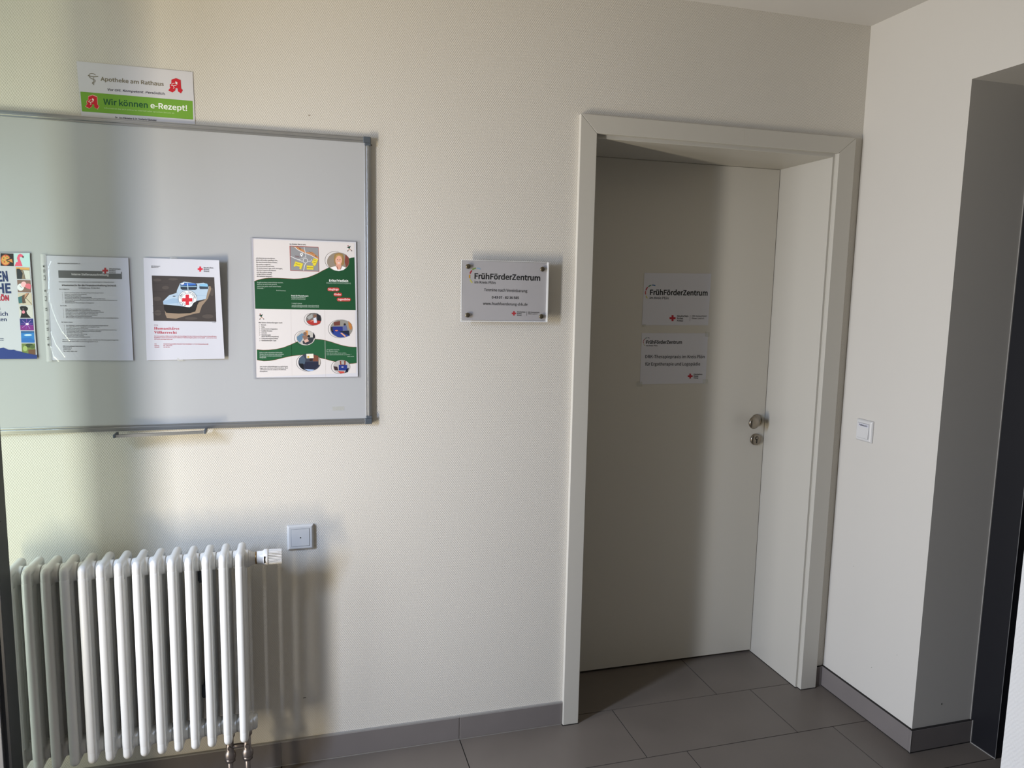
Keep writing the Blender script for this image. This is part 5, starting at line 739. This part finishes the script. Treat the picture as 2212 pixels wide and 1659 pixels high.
for cx, sx in ((BX1, -1), (BX0, 1)):
    for cz, sz in ((BZ1, -1), (BZ0, 1)):
        def r_(a, b): return (min(a, b), max(a, b))
        bm = bmesh.new()
        box(bm, *r_(cx, cx + sx * .0225), -.0175, -.002, *r_(cz, cz + sz * .0185)); box(bm, *r_(cx, cx + sx * .0185), -.0175, -.002, *r_(cz + sz * .0186, cz + sz * .0265))
        bmobj('corner_cap', bm, M['cap'], wb, (.965, 0, -1.5868), bevel=.0015)
tr = thing('pen_tray', 'narrow aluminium pen tray clipped under the lower edge of the whiteboard', 'pen tray', (-.682, -.02, 1.1370)); tr.rotation_euler = (0, -.0163, 0)
def T_(name, L, m, bevel=0.): return boxes(name, L, m, tr, bevel, (.682, .02, -1.1370))
T_('shelf', [(-.800, -.563, -.0600, -.0172, 1.1330, 1.1346), (-.800, -.563, -.0615, -.0598, 1.1330, 1.1408)], M['alu'])
T_('end_cap', [(-.8065, -.800, -.0630, -.0172, 1.1322, 1.1420)], M['cap'], .001); T_('end_cap', [(-.563, -.5565, -.0630, -.0172, 1.1322, 1.1420)], M['cap'], .001)
tp = tag(boxes('tape_strip', [(-.188, -.152, -.01085, -.0106, 1.186, 1.199)], M['tape']), 'small clear strip of tape left on the lower right of the whiteboard', 'tape')

# ------------------------------------------------------------------ printed sheets
_tc = {}; _fonts = {}
def font(n):
    # typefaces that come with Blender itself; without them the built-in one is used
    if n not in _fonts:
        try: _fonts[n] = bpy.data.fonts.load(bpy.utils.system_resource('DATAFILES', path='fonts') + '/' + n)
        except Exception: _fonts[n] = None
    return _fonts[n]
def serif(t): return ''.join(chr(0x1D400 + ord(c) - 65) if 'A' <= c <= 'Z' else chr(0x1D41A + ord(c) - 97) if 'a' <= c <= 'z' else c for c in t)
def text_mesh(t, bold):
    k = (t, round(bold, 2))
    if k not in _tc:
        cu = bpy.data.curves.new('t', 'FONT'); cu.body = t; cu.size = 1; cu.resolution_u = 3
        f_ = font('NotoSansMath-Regular.woff2' if t and max(map(ord, t)) > 0x1D000 else 'Noto Sans CJK Regular.woff2')
        cu.offset = .012 * bold
        if f_: cu.font = f_; cu.offset = .001 * bold if max(map(ord, t)) > 0x1D000 else min(.002 + .0062 * bold, .0100 if set(t) & set('g@&"“”„') else .0150)
        o = bpy.data.objects.new('t', cu); COL.objects.link(o); bpy.context.view_layer.update()
        me = o.evaluated_get(bpy.context.evaluated_depsgraph_get()).to_mesh()
        vs = [tuple(v.co) for v in me.vertices]; fs = [tuple(p.vertices) for p in me.polygons]
        o.to_mesh_clear(); bpy.data.objects.remove(o); bpy.data.curves.remove(cu)
        _tc[k] = (vs, fs)
    return _tc[k]
_hv = [v[1] for v in text_mesh('H', 0)[0]]; CAP = max(_hv) - min(_hv)
_hv = [v[1] for v in text_mesh(chr(0x1D407), 0)[0]]; CAPM = max(_hv) - min(_hv) or CAP
def flat(name, elems, parent, lift=None, layer=.00012):
    curled = lift is not None; lift = lift or (lambda x, z: 0.)
    cols = []; V = []; F = []; MI = []
    def add(vs, fs, c, L):
        if c not in cols: cols.append(c)
        n = len(V)
        for x, z in vs: V.append((x * .001, -lift(x, z) - .00035 - layer * L, z * .001))
        for f in fs: F.append([n + i for i in f]); MI.append(cols.index(c))
    for ei, e in enumerate(elems):
        e = e[:-1] + [e[-1] + (ei * 7 % 5) * .15]                          # overlapping strokes never share one plane
        if e[1] == 'P':
            pts, c, L = e[2:]
            tris = tessellate_polygon([[Vector((p[0], p[1], 0)) for p in pts]])
            if len(pts) == 4:                                              # grid so that it follows a curled sheet
                g = 20 if curled else 1; vs = []
                for i in range(g + 1):
                    for j in range(g + 1):
                        u, v = i / g, j / g
                        vs.append(tuple((pts[0][q] * (1 - u) + pts[1][q] * u) * (1 - v) + (pts[3][q] * (1 - u) + pts[2][q] * u) * v for q in (0, 1)))
                add(vs, [(i * (g + 1) + j, (i + 1) * (g + 1) + j, (i + 1) * (g + 1) + j + 1, i * (g + 1) + j + 1) for i in range(g) for j in range(g)], c, L)
            elif not curled: add([tuple(p) for p in pts], tris, c, L)
            else:
                vs = []; fs = []; st = [tuple(tuple(pts[i]) for i in t) for t in tris]
                while st:                                                  # small triangles, so that they lie flat on a curled sheet
                    t = st.pop(); dl = [math.dist(t[i], t[(i + 1) % 3]) for i in range(3)]; i = dl.index(max(dl))
                    if dl[i] > 9: a_, b_, c_ = t[i], t[(i + 1) % 3], t[(i + 2) % 3]; m_ = ((a_[0] + b_[0]) / 2, (a_[1] + b_[1]) / 2); st += [(a_, m_, c_), (m_, b_, c_)]
                    else: fs.append((len(vs), len(vs) + 1, len(vs) + 2)); vs += list(t)
                add(vs, fs, c, L)
        elif e[1] == 'L':
            pts, wd, c, L = e[2:]; vs = []; fs = []
            if curled: pts = [[p[0] + (q[0] - p[0]) * k / 8, p[1] + (q[1] - p[1]) * k / 8] for p, q in zip(pts, pts[1:]) for k in range(8)] + [pts[-1]]
            n = len(pts)
            for i, p in enumerate(pts):
                a = pts[max(i - 1, 0)]; b = pts[min(i + 1, n - 1)]; dx, dz = b[0] - a[0], b[1] - a[1]; l = math.hypot(dx, dz) or 1
                nx, nz = -dz / l * wd / 2, dx / l * wd / 2
                vs += [(p[0] + nx, p[1] + nz), (p[0] - nx, p[1] - nz)]
                if i: fs.append((2 * i - 2, 2 * i - 1, 2 * i + 1, 2 * i))
            add(vs, fs, c, L)
        else:
            t, ax, az, bx, bz, h, c, bold, it, L = e[2:]
            if t[0] == '@': t = serif(t[1:]) if font('NotoSansMath-Regular.woff2') else t[1:]
            vs, fs = text_mesh(t, bold)
            if not vs: continue
            x0 = min(v[0] for v in vs); x1 = max(v[0] for v in vs); wdt = math.hypot(bx - ax, bz - az); ca, sa = (bx - ax) / wdt, (bz - az) / wdt
            sx, sy = wdt / (x1 - x0), h / (CAPM if max(map(ord, t)) > 0x1D000 else CAP)
            out = []
            for v in vs:
                px, py = (v[0] - x0) * sx + it * v[1] * sy, v[1] * sy
                out.append((ax + px * ca - py * sa, az + px * sa + py * ca))
            add(out, fs, c, L)
    me = bpy.data.meshes.new(name); me.from_pydata(V, [], F)
    for p, mi in zip(me.polygons, MI): p.material_index = mi
    o = bpy.data.objects.new(name, me); COL.objects.link(o); o.parent = parent
    for c in cols: me.materials.append(ink(c))
    # every face must look into the room
    flip = [p for p in me.polygons if p.normal.y > 0]
    if flip:
        bm = bmesh.new(); bm.from_mesh(me); bm.faces.ensure_lookup_table()
        bmesh.ops.reverse_faces(bm, faces=[bm.faces[p.index] for p in flip]); bm.to_mesh(me); bm.free()
    return o
def sheet(key, name, label, cat, m, thick=.0003, lift=None, pname='paper', group=None):
    S = SHEETS[key]; root = thing(name, label, cat, S['o'], group=group); c = S['c']; lf = lift or (lambda x, z: 0.)
    g = 14 if lift else 1; bm = bmesh.new(); fr_ = []; bk = []
    for i in range(g + 1):
        for j in range(g + 1):
            u, v = i / g, j / g
            p = [(c[0][q] * (1 - u) + c[1][q] * u) * (1 - v) + (c[3][q] * (1 - u) + c[2][q] * u) * v for q in (0, 1)]
            fr_.append(bm.verts.new((p[0] * .001, -lf(*p) - .0002, p[1] * .001))); bk.append(bm.verts.new((p[0] * .001, -lf(*p) - .0002 + thick, p[1] * .001)))
    ix_ = lambda i, j: i * (g + 1) + j
    for i in range(g):
        for j in range(g):
            q = [ix_(i, j), ix_(i + 1, j), ix_(i + 1, j + 1), ix_(i, j + 1)]
            bm.faces.new([fr_[k] for k in q]); bm.faces.new([bk[k] for k in q[::-1]])
    edge = [ix_(i, 0) for i in range(g + 1)] + [ix_(g, j) for j in range(1, g + 1)] + [ix_(i, g) for i in range(g - 1, -1, -1)] + [ix_(0, j) for j in range(g - 1, 0, -1)]
    for a, b_ in zip(edge, edge[1:] + edge[:1]): bm.faces.new((fr_[a], fr_[b_], bk[b_], bk[a]))
    bmobj(pname, bm, m, root, smooth=False)
    groups = {}
    for e in S['e']: groups.setdefault(e[0], []).append(e)
    for gname, el in list(groups.items()):
        for e in [q for q in el if q[1] == 'T' and q[6] >= 2.2 and gname != 'emblem_lettering' and len(el) > 1]:
            el.remove(e); flat('text_line', [e], root, lift)
        if el: flat(gname.rstrip('0123456789').rstrip('_'), el, root, lift)
    return root
def tapes(root, L, lift=None):
    for (x0, x1, z0, z1) in L: boxes('tape', [(x0 * .001, x1 * .001, -.0016, -.0013, z0 * .001, z1 * .001)], M['tape'], root)
s1 = sheet('apo', 'pharmacy_notice', 'pharmacy notice with a green band, taped above the top edge of the whiteboard', 'notice', M['gloss_paper'])
s2 = sheet('flyer', 'flyer', 'colourful flyer with a column of small pictures, cut by the left picture border', 'flyer', M['paper'], .0015)
s3 = sheet('job', 'job_advert', 'dense typed sheet with a grey title bar inside a clear punched sleeve', 'notice', M['paper_cool'], .0003)
def seg_d(p, a, b):
    ax, az, bx, bz = *a, *b; t = max(0, min(1, ((p[0] - ax) * (bx - ax) + (p[1] - az) * (bz - az)) / ((bx - ax) ** 2 + (bz - az) ** 2)))
    return math.hypot(p[0] - ax - t * (bx - ax), p[1] - az - t * (bz - az))
wr_ = [[(6, -100), (12, -148), (22, -183), (34, -212), (50, -236)], [(6, -215), (16, -248), (38, -285)], [(4, -258), (9, -282), (22, -296)], [(10, -40), (7, -90), (5, -130)], [(30, -6), (16, -16), (9, -34)], [(120, -8), (126, -60), (122, -120)], [(52, -240), (58, -270), (70, -292)]]
def wrinkle(x, z):
    h = 0
    for k, L in enumerate(wr_):
        d = min(seg_d((x, z), a, b) for a, b in zip(L, L[1:])); h += (1.8, 1.8, 1.8, 1.3, .9, .4, .9)[k] * math.exp(-(d / 2.6) ** 2)
    return h
bm = bmesh.new(); GX, GZ = 110, 150; vv = [[bm.verts.new(((-4.5 + 218 * i / GX) * .001, -.0021 - .001 * wrinkle(-4.5 + 218 * i / GX, 3 - 301 * j / GZ), (3 - 301 * j / GZ) * .001)) for j in range(GZ + 1)] for i in range(GX + 1)]
for i in range(GX):
    for j in range(GZ): bm.faces.new((vv[i][j], vv[i][j + 1], vv[i + 1][j + 1], vv[i + 1][j]))
bmobj('sleeve', bm, M['film'], s3, smooth=True)
bm = bmesh.new(); box(bm, -.0120, .0015, -.0015, -.0012, -.298, .003)
strip = bmobj('punched_strip', bm, M['punched'], s3)
for i, zc in enumerate([-.030, -.043, -.062, -.098, -.120, -.150, -.186, -.206, -.232, -.250]):
    bm = bmesh.new(); h_ = .0032 if i % 3 else .002
    if i in (2, 4, 6): h_ = .006
    lathe(bm, [(.0019, -.0026), (.0019, -.0025)], 'Y', 12, (-.0052, 0, zc + h_)); lathe(bm, [(.0019, -.0026), (.0019, -.0025)], 'Y', 12, (-.0052, 0, zc - h_)); box(bm, -.0071, -.0033, -.0026, -.0025, zc - h_, zc + h_); bmobj('punch_hole', bm, M['board'], s3)
curl = lambda x, z: .018 * max(0., min(1., x / 210.)) ** 1.7 * (.35 + .65 * max(0., 1 + z / 297.)) + .0015 * max(0., 1 - x / 60.) * .4
s4 = sheet('hum', 'lecture_notice', 'white notice with a red cross and a car seen through a broken wall', 'notice', M['paper'], lift=curl)
s5 = sheet('bro', 'brochure_poster', 'laminated green and white practice brochure on the right of the whiteboard', 'poster', M['gloss_paper'], .0006)
tapes(s4, [(70, 90, -8, 3), (80, 96, -300, -290)])
bm = bmesh.new()
for b in [(-.0045, .3115, -.0012, -.0004, .0, .0035), (-.0045, .0045, -.0012, -.0004, -.424, 0), (.3085, .3135, -.0012, -.0004, -.424, 0), (0, .3135, -.0012, -.0004, -.4245, -.4205)]: box(bm, *b)
bmobj('laminate_edge', bm, M['film'], s5)
# acrylic sign on four stand-offs
s6 = sheet('sign', 'acrylic_sign', 'clear acrylic plate sign on four round stand-offs left of the door', 'sign', M['sign_back'], .0012, pname='backing_sheet')
boxes('acrylic_plate', [(-.0022, .2935, -.0036, -.0012, -.196, .0012)], M['acrylic'], s6)
boxes('plate_edge', [(-.0024, .0006, -.0009, .0008, -.196, .0012), (.2890, .2940, -.0038, .0012, -.197, .0014), (-.0022, .2935, -.0034, .0008, .0004, .0016), (-.0022, .2935, -.0034, .0008, -.1968, -.1945)], M['edge'], s6)
for (x, z) in ((.2412, 1.6487), (.4931, 1.6464), (.4930, 1.4904), (.2411, 1.4926)):
    bm = bmesh.new(); lathe(bm, [(.0062, .026), (.0062, -.0036), (.0076, -.0037), (.0078, -.0062), (.0070, -.0078), (.003, -.0082)], 'Y', 28, (x - .2221, 0, z - 1.6681)); bmobj('standoff', bm, M['standoff'], s6)
s7 = sheet('dp1', 'door_notice', 'upper white sheet taped on the door, with a coloured arc and large lettering', 'notice', M['door_paper'], .0003)
s8 = sheet('dp2', 'door_notice', 'lower white sheet taped on the door, with two lines of larger text', 'notice', M['door_paper'], .0003)
tapes(s8, [(-14, 10, -214, -196), (284, 306, -208, -190), (284, 304, -14, 6)])
tapes(s7, [(2, 14, -212, -202)])

# ------------------------------------------------------------------ radiator
rad = thing('radiator', 'white column radiator under the whiteboard with thermostat on its right end', 'radiator', (-.75, -.1225, 0))
PIT, XR, YF, YK, ZT_, ZB_ = .0455, -.4635, -.1780, -.0670, .797, .205
def column_mesh():
    r = .0126; bm = bmesh.new()
    def tube(pts, rr, n=16):
        prev = None; frames = []
        for i, p in enumerate(pts):
            t = (Vector(pts[min(i + 1, len(pts) - 1)]) - Vector(pts[max(i - 1, 0)])).normalized()
            a = Vector((1, 0, 0)); b = t.cross(a).normalized(); frames.append([bm.verts.new(Vector(p) + (a * math.cos(2 * math.pi * k / n) + b * math.sin(2 * math.pi * k / n)) * rr) for k in range(n)])
        for A, B_ in zip(frames, frames[1:]):
            for k in range(n): bm.faces.new((A[k], A[(k + 1) % n], B_[(k + 1) % n], B_[k]))
        bm.faces.new(frames[0][::-1]); bm.faces.new(frames[-1])
    yf, yk = YF + .1225, YK + .1225; zt, zb = ZT_ - r, ZB_ + r; cr = .006; rs = .0122
    def arc(cy, cz, a0, a1): return [(0, cy + cr * math.cos(math.radians(a)), cz + cr * math.sin(math.radians(a))) for a in range(a0, a1 + (1 if a1 > a0 else -1), 15 if a1 > a0 else -15)]
    tube([(0, yf, .700)] + arc(yf + cr, zt - cr, 180, 90) + arc(yk - cr, zt - cr, 90, 0) + [(0, yk, .700)], rs)
    tube([(0, yk, .300)] + arc(yk - cr, zb + cr, 0, -90) + arc(yf + cr, zb + cr, -90, -180) + [(0, yf, .300)], rs)
    for k in (1, 2):
        y = yf + (yk - yf) * k / 3; tube([(0, y, .700), (0, y, zt - .01)], rs); tube([(0, y, zb + .01), (0, y, .300)], rs)
    for z0, z1 in ((zt - .045, zt), (zb, zb + .045)): box(bm, -.0090, .0090, yf, yk, z0, z1)
    for z in (.7620, .2400): lathe(bm, [(.0262, -PIT / 2 + .0006), (.0262, PIT / 2 - .0006)], 'X', 36, (0, 0, z))
    me = bpy.data.meshes.new('raw'); bm.normal_update(); bm.to_mesh(me); bm.free()
    o = bpy.data.objects.new('raw', me); COL.objects.link(o)
    md = o.modifiers.new('r', 'REMESH'); md.mode = 'VOXEL'; md.voxel_size = .0016; md.use_smooth_shade = True
    ms = o.modifiers.new('s', 'SMOOTH'); ms.factor = .5; ms.iterations = 16
    bpy.context.view_layer.update()
    out = bpy.data.meshes.new_from_object(o.evaluated_get(bpy.context.evaluated_depsgraph_get()))
    bpy.data.objects.remove(o); out.name = 'radiator_column'
    bm = bmesh.new(); bm.from_mesh(out)
    for k in range(4):
        z0, z1 = (.236, .766) if k in (0, 3) else (.250, .750)
        lathe(bm, [(.0112, z0), (.0124, z0 + .008), (.0126, z0 + .03), (.0126, z1 - .03), (.0124, z1 - .008), (.0112, z1)], 'Z', 28, (0, yf + (yk - yf) * k / 3, 0))
    for z in (.7620, .2400): lathe(bm, [(.0250, -PIT / 2 - .001), (.0250, PIT / 2 + .001)], 'X', 36, (0, 0, z))
    bm.to_mesh(out); bm.free()
    for p in out.polygons: p.use_smooth = True
    return out
cmz = column_mesh(); first = None
for i in range(15):
    if first is None: first = link('column', cmz, M['radiator'], rad); o = first
    else: o = first.copy(); COL.objects.link(o); o.parent = rad
    o.location = (XR - PIT * i + .75, 0, 0)
def R_(name, bm, m): return bmobj(name, bm, m, rad, (.75, .1225, 0))
bm = bmesh.new(); xe = XR + PIT / 2
lathe(bm, [(.0225, xe - .001), (.0240, xe + .001), (.0240, xe + .0085), (.0215, xe + .0100), (.0215, xe + .0125), (.012, xe + .0130)], 'X', 8, (0, -.1225, .240)); R_('end_plug', bm, M['radiator'])
bm = bmesh.new(); lathe(bm, [(.0235, xe), (.0235, xe + .0045), (.0205, xe + .0048), (.0205, xe + .0095), (.0185, xe + .0100), (.0185, xe + .0185)], 'X', 10, (0, -.1225, .762)); R_('valve_body', bm, M['plastic'])
bm = bmesh.new(); lathe(bm, [(.0185, xe + .0186), (.0190, xe + .0225)], 'X', 28, (0, -.1225, .762)); R_('brass_ring', bm, M['brass'])
bm = bmesh.new(); xa = xe + .0228; lathe(bm, [(.0195, xa), (.0195, xa + .0150), (.0225, xa + .0195), (.0240, xa + .0215), (.0245, xa + .0300), (.0235, xa + .0325), (.0208, xa + .0330), (.0190, xa + .0700), (.006, xa + .0712)], 'X', 40, (0, -.1225, .762))
th = R_('thermostat_head', bm, M['plastic'])
bm = bmesh.new()
for k in range(30):
    a = 2 * math.pi * k / 30; c_, s_ = math.cos(a), math.sin(a); r0, r1 = .0185, .0232
    q = []
    for x in (xa + .0330, xa + .0712):
        rr = r1 - (.0012 if x > xa + .05 else 0)
        for (r2, t2) in ((r0, -.0011), (rr, -.0011), (rr, .0011), (r0, .0011)):
            q.append(bm.verts.new((x, -.1225 + r2 * c_ - t2 * s_, .762 + r2 * s_ + t2 * c_)))
    for f in ((0, 1, 2, 3), (7, 6, 5, 4), (0, 4, 5, 1), (1, 5, 6, 2), (2, 6, 7, 3), (3, 7, 4, 0)): bm.faces.new([q[j] for j in f])
o = bmobj('grip_rib', bm, M['plastic'], th); 
bm = bmesh.new(); box(bm, xa + .0205, xa + .0238, -.1225 - .0250, -.1225 - .0215, .752, .772)
for k in (-2, -1, 0, 1, 2): box(bm, xa + .036, xa + .060, -.1225 - .0200, -.1225 - .0188, .762 + k * .0042 - .0009, .762 + k * .0042 + .0009)
o = bmobj('slot', bm, M['dark_steel'], th)
# pipes with H-block
for px in (-.5105, -.4600):
    bm = bmesh.new(); lathe(bm, [(.0078, 0), (.0078, .150)], 'Z', 20, (px, -.1225, 0)); R_('pipe', bm, M['nickel'])
    bm = bmesh.new(); lathe(bm, [(.0150, .118), (.0150, .131)], 'Z', 6, (px, -.1225, 0)); lathe(bm, [(.0165, .131), (.0170, .134), (.0170, .146), (.0140, .151), (.0110, .156), (.0110, .200)], 'Z', 28, (px, -.1225, 0))
    lathe(bm, [(.0125, .196), (.0150, .200), (.0150, .216)], 'Z', 6, (px, -.1225, 0)); lathe(bm, [(.0055, -.139), (.0058, -.131)], 'Y', 16, (px, 0, .168)); R_('pipe_fitting', bm, M['nickel'])
bm = bmesh.new(); lathe(bm, [(.0070, -.5105), (.0070, -.4600)], 'X', 18, (0, -.1225, .166)); R_('cross_bar', bm, M['nickel'])
for zc in (.700, .330):
    R_('wall_bracket', (lambda b: (box(b, -.588, -.572, -.080, -.001, zc - .018, zc + .018), box(b, -.590, -.566, -.088, -.080, zc - .010, zc + .026), b)[-1])(bmesh.new()), M['cap'])

# ------------------------------------------------------------------ wall fittings
def rounded_plate(bm, cx, cz, s, yf, yb, dome=.0, mi=0, hole=None):
    n = 10; rings = []
    for (k, y) in ((1.0, yb), (1.0, yb + (yf - yb) * .45), (.93, yf + (yb - yf) * .18), (.86, yf)):
        rings.append([bm.verts.new((cx + sx * s * k / 2, y, cz + sz * s * k / 2)) for sx, sz in ((-1, -1), (1, -1), (1, 1), (-1, 1))])
    for A, B_ in zip(rings, rings[1:]):
        for i in range(4): bm.faces.new((A[i], A[(i + 1) % 4], B_[(i + 1) % 4], B_[i]))
    bm.faces.new(rings[-1]); bm.faces.new(rings[0][::-1])
sw = thing('wall_cover_plate', 'square light grey blank cover with a centre screw, right of the thermostat', 'wall plate', (-.2917, 0, .7782))
bm = bmesh.new(); rounded_plate(bm, 0, 0, .0815, -.0115, 0); bmobj('frame', bm, M['cover'], sw, bevel=.0012)
boxes('gap', [(-.0285, .0285, -.0118, -.0110, -.0285, .0285)], M['cap'], sw)
boxes('cover', [(-.0278, .0278, -.0128, -.0108, -.0278, .0278)], M['cover'], sw, bevel=.0005)
bm = bmesh.new(); lathe(bm, [(.0021, -.0125), (.0021, -.0131), (.001, -.0132)], 'Y', 16); bmobj('screw', bm, M['dark_steel'], sw)
ls = thing('light_switch', 'white rocker switch with a small handwritten strip on the right wall', 'switch', (XC, -.1325, 1.0797)); ls.rotation_euler = (0, 0, -math.pi / 2)
bm = bmesh.new(); rounded_plate(bm, 0, 0, .0815, -.0110, 0); bmobj('frame', bm, M['switch'], ls, bevel=.0012)
boxes('gap', [(-.0285, .0285, -.0113, -.0105, -.0285, .0285)], M['cap'], ls)
bm = bmesh.new(); vs = [bm.verts.new(p) for p in ((-.0278, -.0108, -.0278), (.0278, -.0108, -.0278), (.0278, -.0108, .0278), (-.0278, -.0108, .0278), (-.0278, -.0150, -.0272), (.0278, -.0150, -.0272), (.0278, -.0118, .0274), (-.0278, -.0118, .0274))]
for f in ((3, 2, 1, 0), (4, 5, 6, 7), (0, 1, 5, 4), (1, 2, 6, 5), (2, 3, 7, 6), (3, 0, 4, 7)): bm.faces.new([vs[i] for i in f])
bmobj('rocker', bm, M['switch'], ls, bevel=.0005)
lb = boxes('label_strip', [(-.0240, .0262, -.0129, -.0120, .0150, .0262)], M['paper'], ls)
hw = []
for pts in ([(-21, 23.5), (-20, 18.5), (-19.6, 21.5), (-17.8, 22.6)], [(-16, 21.8), (-15.8, 18.2)], [(-16, 24), (-15.8, 23.6)], [(-11, 21.4), (-13.4, 21.6), (-14, 19.4), (-12.4, 18.2), (-11, 19.6), (-11, 21.6), (-10.6, 18)], [(-8.4, 24.6), (-8.2, 18)], [(-5.8, 21.6), (-5.6, 18)], [(-5.6, 20.6), (-4.2, 21.8), (-2.8, 21.2), (-2.6, 18)], [(-2.6, 20.6), (-1, 21.8), (.4, 21), (.6, 18)], [(3, 21.6), (3, 18.8), (4.6, 17.6), (6.2, 18.6), (6.4, 21.6), (6.6, 17.8)], [(12.4, 21.2), (9.6, 21.6), (9, 19), (11, 17.8), (12.4, 19.4), (12.4, 21.4), (12.8, 17.6)], [(18.6, 21.4), (16, 21.8), (15.6, 20.2), (18.4, 19.2), (18, 17.4), (15.4, 17.6)], [(21, 21), (22.8, 20.6)]):
    hw.append(['h', 'L', [[x * .96, z] for x, z in pts], 1.5, '15151c', 1])
o = flat('handwriting', hw, lb); o.location = (0, -.0128, 0)

# small marks on the walls, the board and the frame
wf = bpy.data.objects['wall_front']; wr = bpy.data.objects['wall_right']
def mark(L, parent, m=M['scuff']): return boxes('scuff_mark', L, m, parent)
mark([(-.2920, -.2830, -.0006, .0004, .2250, .2268)], wf); mark([(-.0630, -.0600, -.0006, .0004, 2.010, 2.0128)], wf); mark([(-.2480, -.2430, -.0006, .0004, 2.0850, 2.0865)], wf, M['brass'])
mark([(XC - .0005, XC + .0003, -.2590, -.2560, .2060, .2072)], wr); mark([(XC - .0005, XC + .0003, -.3700, -.3690, .310, .313)], wr, M['faint']); mark([(XC - .0004, XC + .0003, -.1275, -.1240, .5490, .5500)], wr, M['faint'])
mark([(1.865, 1.868, -.4622, -.4612, .158, .164)], wr)
bpy.context.view_layer.update()
